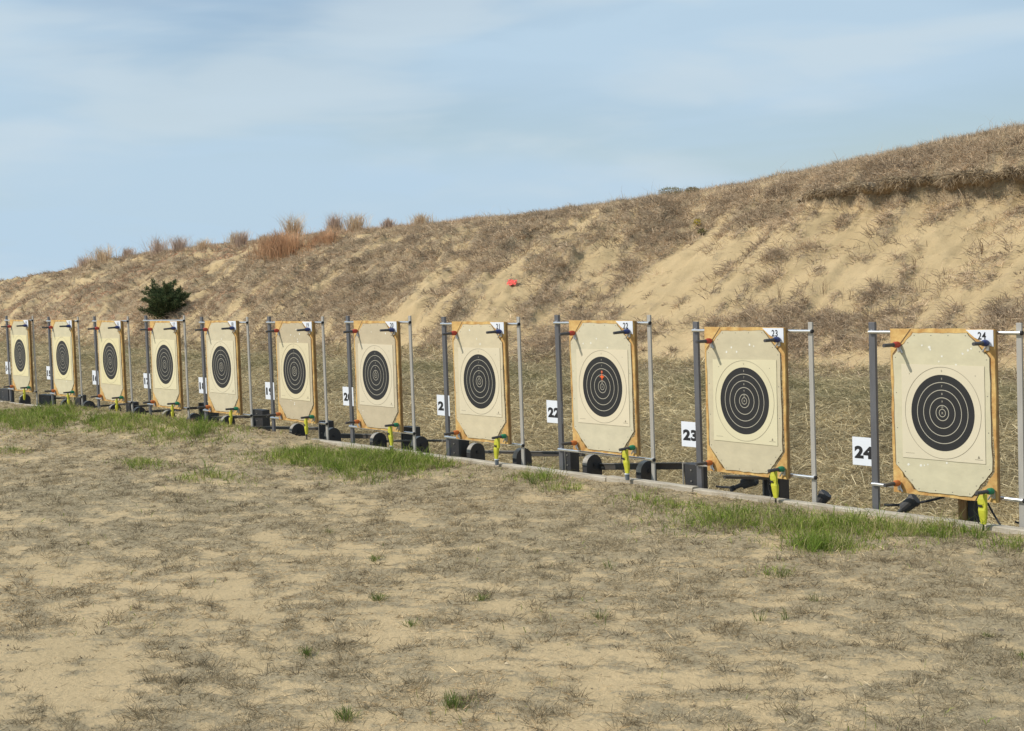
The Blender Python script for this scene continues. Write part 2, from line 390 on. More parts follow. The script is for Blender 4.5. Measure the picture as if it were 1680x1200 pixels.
# ------------------------------------------------------------------ terrain sheets
def axis(segs):
    out = []
    for a, b, st in segs:
        n = max(1, int(round((b-a)/st))); out += list(np.linspace(a, b, n+1)[:-1])
    out.append(segs[-1][1]); return np.array(out)
def sheet(name, xs, ys, hf, cf, m, blend):
    X, Y = np.meshgrid(xs, ys); Z = hf(X, Y); Cv = cf(X, Y)
    nx, ny = len(xs), len(ys)
    me = bpy.data.meshes.new(name)
    co = np.stack([X, Y, Z], -1).reshape(-1, 3)
    i = np.arange(nx*ny).reshape(ny, nx)
    q = np.stack([i[:-1, :-1], i[:-1, 1:], i[1:, 1:], i[1:, :-1]], -1).reshape(-1, 4)
    me.vertices.add(len(co)); me.vertices.foreach_set('co', co.ravel().astype(np.float32))
    me.loops.add(q.size); me.loops.foreach_set('vertex_index', q.ravel().astype(np.int32))
    me.polygons.add(len(q)); me.polygons.foreach_set('loop_start', (np.arange(len(q))*4).astype(np.int32))
    me.update(calc_edges=True)
    at = me.attributes.new('cover', 'FLOAT', 'POINT'); at.data.foreach_set('value', Cv.ravel().astype(np.float32))
    me.shade_smooth(); me.materials.append(m); me.validate()
    o = bpy.data.objects.new(name, me); COL.objects.link(o); tag(o, kind='structure'); return o
sheet('ground', axis([(-600, -120, 30), (-120, -40, 4), (-40, -18, .3), (-18, 5, .06), (5, 40, 1.5), (40, 600, 40)]),
      axis([(-600, -60, 30), (-60, -12, 2), (-12, -6.2, .3), (-6.2, -.06, .05)]), h_front, cov_front, M['ground'], 0)
sheet('berm', axis([(-600, -130, 30), (-130, -60, 1), (-60, -30, .16), (-30, -16, .08), (-16, 1, .05), (1, 12, .5), (12, 60, 4), (60, 600, 40)]),
      axis([(.06, .1, .04), (.1, 3.2, .3), (3.2, 10.9, .06), (10.9, 12.6, .03), (12.6, 14.5, .06), (14.5, 30, 1), (30, 100, 8), (100, 900, 60)]), h_rear, cov_rear, M['berm'], 0)

def turf_ledge():
    xs = np.arange(-15.0, 3.0, .035); sy = scarp_y(xs); zt = h_rear(xs, sy+.14)
    amp = sst(-12.4, -10.6, xs)*(.25+.75*sst(-10.4, -9.2, xs))*(.22+.78*sst(.36, .60, fbm(xs*1.5, xs*0+9.1, 157, 5, .7)))
    o = (.02+.40*np.clip(fbm(xs*1.7, xs*0+5.1, 151, 5, .7)-.30, 0, 1)*1.6)*amp
    th = (.015+.17*fbm(xs*4, xs*0+2.2, 153, 4, .7))*amp
    sink = -.07*(1-sst(.05, .4, amp))
    j = lambda k, a: (vn(xs*14, xs*0+k*3.7, 155+k)-.5)*a + (vn(xs*5, xs*0+k*2.7, 165+k)-.5)*a
    rows = [(sy+.34, zt-.01+sink), (sy+.10, zt+.02+j(1, .03)+sink), (sy-o*.6, zt+.005+j(2, .04)+sink), (sy-o+j(3, .04), zt-.03+j(4, .05)+sink), (sy-o+.03+j(5, .04), zt-th+j(6, .06)+sink), (sy-o*.3+.03, zt-th-.04+j(7, .04)+sink), (sy+.14, zt-th-.12+sink)]
    b = MB(); n = len(xs); k = len(rows)
    vs = [(float(xs[i]), float(rows[q][0][i]), float(rows[q][1][i])) for i in range(n) for q in range(k)]
    b.add(vs, [(i*k+q, i*k+q+1, (i+1)*k+q+1, (i+1)*k+q) for i in range(n-1) for q in range(k-1) if amp[i] > .06])
    ob = b.build('turf_ledge', mat('turf_and_roots', (.34, .26, .165), .95, var=.5, vscale=14, color2=(.17, .125, .08), bump=.8, bscale=45))
    tag(ob, kind='structure')
    # roots and dead stems hanging over the lip
    r = np.random.default_rng(12); m_ = 26000; i = r.integers(0, n, m_); dl = r.uniform(0, 1, m_)
    i = i[amp[i] > .10]; m_ = len(i); dl = dl[:m_]
    P = np.stack([xs[i]+r.uniform(-.02, .02, m_), sy[i]-o[i]*(1-.8*dl)+.01, zt[i]+.03-.05*(1-dl)+sink[i]], -1)
    L = r.uniform(.04, .20, m_)*(.35+.65*amp[i]); 
    D = np.stack([r.normal(0, .5, m_), -r.uniform(.1, .9, m_), r.uniform(-1.2, .35, m_)], -1); D /= np.linalg.norm(D, axis=1, keepdims=True); D *= L[:, None]
    ob = blades('ledge_grass', P, D, r.uniform(.006, .013, m_), palette([(.48, .375, .24), (.34, .26, .17), (.22, .17, .12), (.56, .44, .29)], m_, r), M['blade'], .5, 2, 6)
    tag(ob, 'dark dead stems and roots hanging over the eroded scarp on the right', 'grass', kind='stuff')
# ------------------------------------------------------------------ grass
def blades(name, P, D, w, col, m, bend=.25, segs=1, seed=0, side=None):
    """P base points, D tip vectors, w widths, col rgb: one mesh of tapering blades"""
    n = len(P); r = np.random.default_rng(seed)
    a = r.uniform(0, 2*math.pi, n); A = np.stack([np.cos(a), np.sin(a), r.uniform(-.3, .3, n)], -1) if side is None else side
    Sd = np.cross(D, A); Sd /= (np.linalg.norm(Sd, axis=1, keepdims=True)+1e-9); Sd *= w[:, None]/2
    L = np.linalg.norm(D, axis=1, keepdims=True)
    B = r.normal(0, 1, (n, 3)); B[:, 2] = -np.abs(B[:, 2])*.8; B *= L*bend*.5
    if segs == 1:
        V = np.stack([P-Sd, P+Sd, P+D+B], 1); k = 3; q = np.array([[0, 1, 2]])
        me = bpy.data.meshes.new(name); idx = (np.arange(n)[:, None, None]*k + q[None]).reshape(-1, 3); tot = idx.size; ls = np.arange(len(idx))*3
        loops = idx.ravel()
    else:
        mid = P + D*.55 - B*.25
        V = np.stack([P-Sd, P+Sd, mid+Sd*.85, mid-Sd*.85, P+D+B], 1); k = 5
        me = bpy.data.meshes.new(name)
        base = np.arange(n)[:, None]*k
        loops = (base + np.array([0, 1, 2, 3, 3, 2, 4])[None]).ravel()
        ls = (np.arange(n)[:, None]*7 + np.array([0, 4])[None]).ravel()
    V = V.reshape(-1, 3)
    me.vertices.add(len(V)); me.vertices.foreach_set('co', V.ravel().astype(np.float32))
    me.loops.add(len(loops)); me.loops.foreach_set('vertex_index', loops.astype(np.int32))
    me.polygons.add(len(ls)); me.polygons.foreach_set('loop_start', ls.astype(np.int32))
    me.update(calc_edges=True)
    C = np.concatenate([np.repeat(col, k, 0), np.ones((n*k, 1))], 1)
    at = me.attributes.new('tint', 'FLOAT_COLOR', 'POINT'); at.data.foreach_set('color', C.ravel().astype(np.float32))
    me.materials.append(m)
    o = bpy.data.objects.new(name, me); COL.objects.link(o); return o
def palette(cols, n, r, jit=.18):
    c = np.array(cols)[r.integers(0, len(cols), n)]
    return c*(1+r.normal(0, jit, (n, 1)))
def polar(n, r, a0, a1, d0, d1, pw):
    """points round the camera foot, denser near it"""
    a = r.uniform(a0, a1, n); u = r.uniform(0, 1, n); d = (d0**pw + u*(d1**pw-d0**pw))**(1/pw)
    return CAM[0]-np.cos(a)*d, CAM[1]+np.sin(a)*d
GREY = [(0.435, 0.353, 0.222), (0.527, 0.427, 0.269), (0.264, 0.213, 0.134), (0.618, 0.5, 0.315), (0.321, 0.26, 0.164), (0.687, 0.556, 0.35), (0.229, 0.185, 0.117)]
def thatch_front():
    r = np.random.default_rng(5)
    X, Y = polar(1500000, r, math.radians(8), math.radians(72), 3.6, 30, .75)
    k = (Y < -.14) & (Y > -6.5); X, Y = X[k], Y[k]
    c = cov_front(X, Y); keep = r.uniform(0, 1, len(X)) < np.clip((c-.30)*1.5, .04, 1)*.5
    X, Y, c = X[keep], Y[keep], c[keep]; n = len(X)
    P = np.stack([X, Y, h_front(X, Y)-.002], -1)
    d = np.hypot(X-CAM[0], Y-CAM[1])
    a = r.uniform(0, 2*math.pi, n) + 0; L = r.uniform(.015, .07, n)*(.8+d*.03); el = np.abs(r.normal(0, .38, n))+.03
    D = np.stack([np.cos(a)*np.cos(el)*L, np.sin(a)*np.cos(el)*L, np.sin(el)*L], -1)
    col = palette(GREY, n, r)
    shade = .78+.5*fbm(X*1.7, Y*1.7, 101, 3)[:, None]; col = col*shade
    warm = fbm(X*.5, Y*.5, 103, 2)[:, None]; col = col*(1+np.array([[.16, .02, -.12]])*(warm-.35)*2)
    w = r.uniform(.0014, .0032, n)*(.6+d*.07)
    o = blades('dead_grass', P, D, w, col, M['blade'], .5, 1, 1)
    tag(o, 'flattened grey brown dead grass matted over the sandy foreground', 'grass', kind='stuff')
    return n
def clusters(name, nc, per, region, hf, cf, cthr, spread, L0, L1, el0, el1, pal, w0, w1, m_, seed, lab, wd_, slope=False, pw=.8, dmax=30, gfun=None):
    """small tussocks: groups of stems springing from shared roots"""
    r = np.random.default_rng(seed)
    if not slope:
        X, Y = polar(nc, r, math.radians(8), math.radians(72), 3.6, dmax, pw); k = (Y < region[1]) & (Y > region[0])
    else:
        a = r.uniform(math.radians(13), math.radians(66), nc); Y = r.uniform(region[0], region[1], nc); X = CAM[0]-(Y-CAM[1])/np.tan(a); k = X > -90
    X, Y = X[k], Y[k]; c = cf(X, Y) if gfun is None else gfun(X, Y); k = r.uniform(0, 1, len(X)) < np.clip((c-cthr)*1.6, .015 if gfun is None else 0, 1); X, Y = X[k], Y[k]
    nn = len(X); sz = r.uniform(.5, 1.5, nn)**1.4; base = palette(pal, nn, r, .12)
    X = np.repeat(X, per); Y = np.repeat(Y, per); sz = np.repeat(sz, per); base = np.repeat(base, per, 0); n = len(X)
    a = r.uniform(0, 2*math.pi, n); rad = np.abs(r.normal(0, spread*.5, n))*sz
    X = X+np.cos(a)*rad; Y = Y+np.sin(a)*rad; k = (Y < region[1]) & (Y > region[0]); X, Y, sz, base, a, rad = X[k], Y[k], sz[k], base[k], a[k], rad[k]; n = len(X)
    d = np.hypot(X-CAM[0], Y-CAM[1]); P = np.stack([X, Y, hf(X, Y)-.004], -1)
    a2 = a + r.normal(0, .9, n); el = r.uniform(el0, el1, n); L = r.uniform(L0, L1, n)*sz
    D = np.stack([np.cos(a2)*np.cos(el)*L, np.sin(a2)*np.cos(el)*L, np.sin(el)*L], -1)
    if slope: D[:, 1] -= L*.35
    o = blades(name, P, D, r.uniform(w0, w1, n)*(.55+d*wd_), base*(1+r.normal(0, .16, (n, 1))), m_, .5, 2, seed)
    tag(o, lab, 'grass', kind='stuff'); return n
def litter():
    """crumbs of soil, small pebbles and broken twigs"""
    r = np.random.default_rng(31); X, Y = polar(9000, r, math.radians(10), math.radians(70), 3.8, 16, .8); k = (Y < -.14) & (Y > -6.4); X, Y = X[k], Y[k]
    c = cov_front(X, Y); k = r.uniform(0, 1, len(X)) < .25+.75*c; X, Y = X[k], Y[k]; Z = h_front(X, Y); b = MB()
    R = r.uniform(.002, .006, len(X))*(1+(r.uniform(0, 1, len(X)) > .97)*1.6)
    for x, y, z, q in zip(X, Y, Z, R):
        v = r.uniform(.6, 1.3, 6)*q
        b.add([(x+v[0], y, z), (x, y+v[1], z), (x-v[2], y, z), (x, y-v[3], z), (x, y, z+v[4]*.8)], [(0, 1, 4), (1, 2, 4), (2, 3, 4), (3, 0, 4)], int(r.integers(0, 3)))
    o = b.build('soil_crumbs', [mat('dark_soil', (.16, .125, .085), .95), mat('pale_crumb', (.50, .41, .27), .95), mat('twig_brown', (.26, .19, .12), .95)])
    tag(o, 'crumbs of soil and small pebbles sprinkled over the sandy ground', 'crumbs', kind='stuff')
litter()
def green_front():
    r = np.random.default_rng(6)
    X, Y = polar(1500000, r, math.radians(8), math.radians(72), 4, 36, 1.0)
    k = (Y < -.16) & (Y > -6.5); X, Y = X[k], Y[k]
    g = green(X, Y)*(.35+.65*sst(.38, .56, fbm(X*2.6, Y*4.0, 171, 3)))*.9 + .003*(fbm(X*1.1, Y*1.1, 113, 3) > .6)
    keep = r.uniform(0, 1, len(X)) < g*1.5; X, Y = X[keep], Y[keep]; n = len(X)
    g = green(X, Y); d = np.hypot(X-CAM[0], Y-CAM[1])
    P = np.stack([X, Y, h_front(X, Y)-.003], -1)
    a = r.uniform(0, 2*math.pi, n); L = r.uniform(.03, .125, n)*(.45+.7*g); el = r.uniform(.7, 1.5, n)
    D = np.stack([np.cos(a)*np.cos(el)*L, np.sin(a)*np.cos(el)*L, np.sin(el)*L], -1)
    col = palette([(.21, .29, .05), (.27, .34, .07), (.16, .22, .04), (.34, .37, .10), (.42, .37, .18)], n, r, .2)
    w = r.uniform(.0022, .005, n)*(.6+d*.05)
    o = blades('green_grass', P, D, w, col, M['leaf'], .45, 2, 2)
    tag(o, 'fresh green grass growing in patches among the dead grass', 'grass', kind='stuff')
    return n
def normal_rear(X, Y, e=.12):
    gx = (h_rear(X+e, Y)-h_rear(X-e, Y))/(2*e); gy = (h_rear(X, Y+e)-h_rear(X, Y-e))/(2*e); return gx, gy
STRAW = [(0.596, 0.462, 0.316), (0.492, 0.381, 0.261), (0.71, 0.55, 0.376), (0.377, 0.292, 0.2), (0.549, 0.426, 0.291), (0.286, 0.222, 0.152)]
def thatch_berm():
    r = np.random.default_rng(8)
    n0 = 900000
    a = r.uniform(math.radians(13), math.radians(66), n0); Y = r.uniform(6.9, 13.9, n0)
    X = CAM[0]-(Y-CAM[1])/np.tan(a)
    k = X > -95; X, Y = X[k], Y[k]
    c = cov_rear(X, Y); keep = r.uniform(0, 1, len(X)) < np.clip((c-.3)*1.5, .012, 1)*.6
    X, Y, c = X[keep], Y[keep], c[keep]; n = len(X); d = np.hypot(X-CAM[0], Y-CAM[1])
    gx, gy = normal_rear(X, Y)
    P = np.stack([X, Y, h_rear(X, Y)-.005], -1)
    # combed down the slope, lightly raised
    az = -math.pi/2 + r.normal(0, .75, n); top = sst(11.9, 12.8, Y)
    az = np.where(r.uniform(0, 1, n) < .25+.5*top, r.uniform(0, 2*math.pi, n), az)
    dx, dy = np.cos(az), np.sin(az); dz = gx*dx+gy*dy
    el = np.abs(r.normal(0, .3, n)) + .05 + top*r.uniform(.1, 1.0, n)
    L = r.uniform(.05, .17, n)*(.9+.2*(fbm(X*2, Y*2, 121, 2)))
    v = np.stack([dx, dy, dz], -1); v /= np.linalg.norm(v, axis=1, keepdims=True)
    D = v*np.cos(el)[:, None]; D[:, 2] += np.sin(el); D *= L[:, None]
    col = palette(STRAW, n, r)*(.68+.62*fbm(X*1.5+Y*.3, Y*1.1, 123, 4)[:, None])
    sy = scarp_y(X); dk = (sst(-16, -14, X)*np.exp(-((Y-sy)/.14)**2))[:, None]; col = col*(1-.3*dk)  # scarp grass darkened: overhang shade and dark debris put into the tint
    rust = (sst(-18, -30, X)*sst(.45, .7, fbm(X*.5, Y*.5, 127, 3)))[:, None]; col = col*(1+np.array([[.25, -.05, -.12]])*rust)
    w = r.uniform(.004, .009, n)*(.45+d*.026)
    o = blades('slope_grass', P, D, w, col, M['blade'], .45, 1, 3)
    tag(o, 'dry tan and grey grass clinging to the sand berm', 'grass', kind='stuff')
    # upright fringe along the crest
    n0 = 34000; a = r.uniform(math.radians(13), math.radians(66), n0); Y = r.uniform(12.1, 13.9, n0); X = CAM[0]-(Y-CAM[1])/np.tan(a)
    k = (X > -95) & (r.uniform(0, 1, n0) < sst(.35, .65, fbm(X*1.3, Y*1.3, 131, 3))+.15); X, Y = X[k], Y[k]; n1 = len(X)
    P = np.stack([X, Y, h_rear(X, Y)-.01], -1); a2 = r.uniform(0, 2*math.pi, n1); el = r.uniform(.8, 1.5, n1)
    L = r.uniform(.05, .16, n1)*(.6+fbm(X*.8, Y*.8, 133, 2)); L = np.where(r.uniform(0, 1, n1) < .03, L*2.0, L)
    D = np.stack([np.cos(a2)*np.cos(el)*L, np.sin(a2)*np.cos(el)*L, np.sin(el)*L], -1)
    d = np.hypot(X-CAM[0], Y-CAM[1])
    o = blades('crest_grass', P, D, r.uniform(.003, .006, n1)*(.5+d*.022), palette([(.64, .49, .33), (.54, .41, .28), (.70, .55, .37)], n1, r), M['blade'], .3, 2, 4)
    tag(o, 'thin upright dry grass along the crest of the berm', 'grass', kind='stuff')
    return n+n1
def straw_pit():
    r = np.random.default_rng(9)
    n0 = 620000
    a = r.uniform(math.radians(9), math.radians(66), n0); Y = r.uniform(3.1, 7.35, n0); X = CAM[0]-(Y-CAM[1])/np.tan(a)
    k = X > -75; X, Y = X[k], Y[k]; n = len(X); d = np.hypot(X-CAM[0], Y-CAM[1])
    keep = r.uniform(0, 1, n) < .62; X, Y, d = X[keep], Y[keep], d[keep]; n = len(X)
    gx, gy = normal_rear(X, Y)
    P = np.stack([X, Y, h_rear(X, Y)+r.uniform(-.01, .03, n)], -1)
    az = r.uniform(0, 2*math.pi, n); az = np.where(r.uniform(0, 1, n) < .45, -math.pi/2+r.normal(0, .9, n), az)
    dx, dy = np.cos(az), np.sin(az); dz = gx*dx+gy*dy
    el = np.abs(r.normal(0, .35, n))
    L = r.uniform(.06, .26, n)
    v = np.stack([dx, dy, dz], -1); v /= np.linalg.norm(v, axis=1, keepdims=True)
    D = v*np.cos(el)[:, None]; D[:, 2] += np.sin(el); D *= L[:, None]
    col = palette([(.64, .54, .33), (.54, .45, .27), (.74, .63, .40), (.42, .345, .21), (.60, .51, .32), (.30, .245, .16)], n, r)*(.70+.55*fbm(X*1.3, Y*1.6, 141, 4)[:, None])
    gr = (np.exp(-((Y-6.1)/.75)**2)*sst(.42, .62, fbm(X*.6, Y*.9, 143, 3))*.9)[:, None]*(r.uniform(0, 1, (n, 1)) < .75)
    col = col*(1-gr*.55) + np.array([[.17, .17, .06]])*gr*.55
    w = r.uniform(.003, .0075, n)*(.5+d*.032)
    o = blades('pit_straw', P, D, w, col, M['blade'], .55, 2, 5)
    tag(o, 'tangled pale straw covering the bank behind the row of targets', 'grass', kind='stuff')
    return n
DK = [(0.428, 0.347, 0.222), (0.237, 0.192, 0.123), (0.522, 0.423, 0.271), (0.284, 0.23, 0.148), (0.356, 0.288, 0.185), (0.202, 0.163, 0.105)]
print('tussocks', clusters('dead_tussocks', 30000, 26, (-6.5, -.15), h_front, cov_front, .28, .055, .015, .055, .1, 1.25, DK, .0014, .0028, M['blade'], 21, 'small dark grey tussocks of dead grass scattered over the sand', .06),
  clusters('slope_tussocks', 24000, 22, (6.9, 12.7), h_rear, cov_rear, .30, .14, .05, .16, .1, 1.3, [(.50, .385, .265), (.40, .31, .215), (.60, .46, .31), (.28, .215, .155), (.68, .53, .36)], .004, .008, M['blade'], 22, 'dark brown tussocks of dead grass growing on the slope', .026, True),
  clusters('green_tussocks', 30000, 24, (-6.5, -.16), h_front, cov_front, .35, .05, .04, .125, .75, 1.5, [(.19, .27, .05), (.26, .33, .07), (.14, .20, .04), (.33, .37, .11), (.38, .35, .15)], .002, .0042, M['leaf'], 23, 'tufted bright green grass standing in the green patches', .05, pw=1.0, gfun=lambda X, Y: green(X, Y)*(.35+sst(.38, .56, fbm(X*2.6, Y*4, 171, 3)))*1.3+.12))
print('blades', thatch_front(), green_front(), thatch_berm(), straw_pit(), turf_ledge())

# ------------------------------------------------------------------ target stands
# per lane: number, left post x, right post x, post height, board left x, board bottom z, panel paper z shift
LANES = [
 (24, 0.005, 1.064, 1.160, .198, .124, 'target 24'),
 (23, -1.568, -.500, 1.158, -1.424, .124, 'target 23'),
 (22, -3.121, -2.050, 1.205, -2.896, .166, 'target 22'),
 (21, -4.684, -3.617, 1.190, -4.470, .152, 'target 21'),
 (20, -6.280, -5.210, 1.198, -6.083, .155, 'target 20'),
 (19, -7.836, -6.745, 1.190, -7.600, .147, 'target 19'),
 (18, -9.393, -8.306, 1.184, -9.193, .145, 'the fifth target from the left'),
 (17, -10.880, -9.830, 1.200, -10.640, .137, 'the fourth target from the left'),
 (16, -12.445, -11.395, 1.188, -12.212, .140, 'the third target from the left'),
 (15, -14.035, -12.985, 1.184, -13.790, .140, 'the second target from the left'),
 (14, -15.680, -14.620, 1.190, -15.387, .142, 'the leftmost target'),
]
YB = -.055            # front face of the board frame
def jit(poly, r, a, sub=6):
    out = []
    n = len(poly)
    for i in range(n):
        x0, z0 = poly[i]; x1, z1 = poly[(i+1) % n]
        for k in range(sub):
            t = k/sub; j = a if k else a*.4
            out.append((x0+(x1-x0)*t+r.uniform(-j, j), z0+(z1-z0)*t+r.uniform(-j, j)))
    return out
OCT = [(.173, .976), (.024, .833), (.030, .177), (.186, .022), (.568, .022), (.716, .180), (.710, .831), (.561, .979)]
def seg_square(poly8):
    """matching outer loop (8 corners on the board rectangle)"""
    W_, H_ = .745, 1.0
    return [(poly8[0][0], H_), (0, poly8[1][1]), (0, poly8[2][1]), (poly8[3][0], 0), (poly8[4][0], 0), (W_, poly8[5][1]), (W_, poly8[6][1]), (poly8[7][0], H_)]
def build_stand(i, num, xl, xr, H, bx, bz, where):
    r = random.Random(100+num)
    root = empty('target_stand', (xl, 0, 0))
    tag(root, f'steel stand with cream octagonal panel and black bullseye, {where}', 'target stand', 'target stands in a row behind the kerb')
    w = xr-xl; bx -= xl
    # posts: channel section, open to the rear
    for k, (x, ww, mt, lab) in enumerate(((0, .048, M['post'], 'dark grey left post'), (w, .036, M['post2'], 'pale grey right post'))):
        b = MB(); t = .005; lean = 0
        b.box(x-ww/2, x+ww/2, 0, t, -1.3, H, b=.0012)
        dd = .020 if k == 0 else .012
        b.box(x-ww/2, x-ww/2+t, t+.0002, dd, -1.3, H-.0005); b.box(x+ww/2-t, x+ww/2, t+.0002, dd, -1.3, H-.0005)
        o = b.build('post', mt, root); tag(o, lab)
        for z in (H-.055, .15):
            bb = MB(); bb.tube((x, -.004, z), (x, -.0005, z), .009, n=8); bb.build('bolt', M['rod'], o)
    # cross rods (pass behind the board)
    for z, dz in ((H-.062 if num != 24 else 1.099, .004), (.150, -.001)):
        b = MB(); b.tube((-.012, -.012, z), (w+.022, -.012, z+dz), .0105, n=12)
        o = b.build('rod', M['rod'], root, smooth=False)
        c = MB(); c.tube((w+.022, -.012, z+dz), (w+.034, -.012, z+dz), .013, n=10); c.build('end_cap', M['black'], o)
    tilt = r.uniform(-.003, .003)
    B = empty('target_board', (bx, 0, bz), 0, root); B.rotation_euler = (r.uniform(-.008, .008), r.uniform(-.004, .004), 0)
    # front foam frame
    inner = [(.173, .972), (.026, .828), (.018, .180), (.150, .026), (.606, .026), (.730, .180), (.716, .826), (.563, .976)]
    rr = r
    so = [(.173, 1.0), (0, .828), (0, .18), (.150, 0), (.606, 0), (.745, .18), (.745, .826), (.563, 1.0)]
    def widen(loop, corner, sub=5, a=0.0, outer=False):
        out = []
        for k in range(8):
            p, q = loop[k], loop[(k+1) % 8]
            if outer and k in corner:
                c = corner[k]
                pts = [p, ((p[0]+c[0])/2, (p[1]+c[1])/2), c, ((q[0]+c[0])/2, (q[1]+c[1])/2)]
                # resample p->c->q over sub steps
                for s_ in range(sub):
                    t = s_/sub
                    if t < .5: u = t*2; out.append((p[0]+(c[0]-p[0])*u, p[1]+(c[1]-p[1])*u))
                    else: u = t*2-1; out.append((c[0]+(q[0]-c[0])*u, c[1]+(q[1]-c[1])*u))
            else:
                for s_ in range(sub):
                    t = s_/sub; j = a if s_ else 0
                    out.append((p[0]+(q[0]-p[0])*t+rr.uniform(-j, j), p[1]+(q[1]-p[1])*t+rr.uniform(-j, j)))
        return out
    corners = {0: (0, 1.0), 2: (0, 0), 4: (.745, 0), 6: (.745, 1.0)}
    a_ = r.uniform(.003, .0065)
    outl = widen(so, corners, 6, a_*.6, True); inl = widen(inner, corners, 6, a_)
    b = MB(); b.holes(outl, inl, YB, YB+.013); fr = b.build('foam_frame', M['foam'], B)
    # second ring with a small dark gap, set back
    in2 = [(min(max(.372+(x-.372)*1.035, .013), .732), min(max(.5+(z-.5)*1.03, .010), .99)) for x, z in inl]
    b = MB(); b.holes([(min(max(x, .004), .741), min(max(z, .004), .996)) for x, z in outl], in2, YB+.0195, YB+.036)
    b.build('backing_frame', M['wood'], B)
    b = MB(); b.holes([(min(max(x, .008), .737), min(max(z, .008), .992)) for x, z in outl], [(x, z) for x, z in in2], YB+.0132, YB+.0193)
    b.box(.735, .7415, YB+.0235, YB+.032, .50, .53)
    b.build('edge_seam', M['wood2'], B)
    # gussets: cracked dark line at the top left
    b = MB(); b.add([(.150, YB-.0006, .998), (.160, YB-.0006, .998), (.022, YB-.0006, .845), (.010, YB-.0006, .842)], [(0, 3, 2, 1)])
    b.build('split_line', M['wood2'], fr)
    # canvas panel
    pl = MB(); octj = [(x+r.uniform(-.004, .004), z+r.uniform(-.004, .004)) for x, z in OCT]
    if r.random() < .8: pass
    poly = jit(octj, r, .0034, 9)
    pl.prism(poly, YB-.006, YB-.002, 0)
    pl.prism([(.372+(x-.372)*(1.014+r.uniform(0, .008))-.001, .5+(z-.5)*1.004) for x, z in poly], YB-.0018, YB-.0006, 3)  # dark ring behind the panel, painting in the shadow of its edge
    yf = YB-.0066
    npat = {24: 15, 23: 5, 22: 4, 21: 3, 20: 3, 19: 9, 18: 4}.get(num, 1)
    for k in range(npat):
        x, z = (r.gauss(.37, .09), r.uniform(.79, .93)) if (k % 3 or num in (22, 23, 21)) else (r.uniform(.12, .6), r.uniform(.16, .21))
        s_ = r.uniform(.005, .011)
        pl.add([(x+s_*math.cos(t*math.pi/3+r.uniform(-.3, .3))*r.uniform(.7, 1.1), yf, z+s_*math.sin(t*math.pi/3)*r.uniform(.7, 1.1)) for t in range(6)], [tuple(range(6))], 1)
    for k in range(24):
        t = k/24*len(octj); a = int(t); u = t-a; p, q = octj[a], octj[(a+1) % 8]
        x = p[0]+(q[0]-p[0])*u; z = p[1]+(q[1]-p[1])*u; x += (.37-x)*.05; z += (.5-z)*.03
        pl.add([(x-.0035, yf, z-.0022), (x+.0035, yf, z-.0022), (x+.0035, yf, z+.0022), (x-.0035, yf, z+.0022)], [(0, 1, 2, 3)], 2)
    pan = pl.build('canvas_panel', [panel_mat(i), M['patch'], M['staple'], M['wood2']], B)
    # paper target
    cx, cz = .378+r.uniform(-.006, .006), .503
    pp = MB(); ph, pw = .283, .295
    dzr = r.uniform(-.008, .012)
    pc = [(cx-pw-.004, cz-ph), (cx+pw, cz-ph-dzr*.3), (cx+pw+.003, cz+ph), (cx-pw, cz+ph-dzr)]
    pj = jit(pc, r, .0009, 6)
    pp.prism(pj, YB-.0092, YB-.0072, 0)
    y0 = YB-.0096
    R = .2267
    pp.disc(cx, cz, y0, R, 64, 1)
    for k in (.2, .4, .6, .8): pp.ring(cx, cz, y0-.0006, R*k-.0022, R*k+.0022, 64, 2)
    pp.ring(cx, cz, y0-.0006, R*.1-.002, R*.1+.002, 32, 2)
    pp.ring(cx, cz, y0-.0006, R*1.2-.0011, R*1.2+.0011, 72, 3)
    if num >= 18:
        for k, s_ in ((.9, '6'), (.7, '7'), (.5, '8'), (.3, '9'), (.15, '10')):
            pp.text(s_, cx, cz+R*k, y0-.001, .0125, 2, .01)
        pp.text('X', cx, cz, y0-.001, .014, 2, .01)
        pp.text('5', cx, cz+R*1.1, y0-.001, .0125, 3, .01)
        # printed triangle mark and caption lines in the corners
        tx, tz = cx+pw-.045, cz-ph+.035
        pp.add([(tx-.009, y0, tz-.006), (tx+.009, y0, tz-.006), (tx, y0, tz+.012)], [(0, 1, 2)], 3)
        pp.add([(tx-.028, y0, tz-.014), (tx+.028, y0, tz-.014), (tx+.028, y0, tz-.0115), (tx-.028, y0, tz-.0115)], [(0, 1, 2, 3)], 3)
        pp.add([(cx-pw+.02, y0, tz-.006), (cx-pw+.085, y0, tz-.006), (cx-pw+.085, y0, tz-.004), (cx-pw+.02, y0, tz-.004)], [(0, 1, 2, 3)], 3)
        for sx, sz in ((.8, .8), (-.8, .8)):
            pp.disc(cx+pw*sx, cz+ph*sz, y0, .003, 8, 3)
    mats = [paper_mat(i), M['ink'], M['line'], M['thin']]
    if num == 22:
        mats.append(M['star']); sx, sz = cx+.001, cz+.075
        pts = []
        for k in range(8):
            a2 = math.pi/4*k; rr_ = .030 if k % 2 == 0 else .010
            pts.append((sx+rr_*math.cos(a2), y0-.0014, sz+rr_*math.sin(a2)))
        pp.add(pts, [tuple(range(8))[::-1]], 4)
        pp.ring(sx, sz+.037, y0-.0014, .004, .009, 12, 4)
    pap = pp.build('paper_target', mats, pan)
    if num == 22: tag(pap, 'buff paper target with black bullseye and small orange star marker above its centre')
    # number card
    nc = MB(); yc = YB-.003
    poly = [(.553, .996), (.741, .997), (.741, .900), (.712, .905), (.664, .930), (.612, .952)]
    nc.prism(poly[::-1], yc-.0012, yc, 0); nc.text(str(num), .664, .962, yc-.0022, .044, 1, .018, .92)
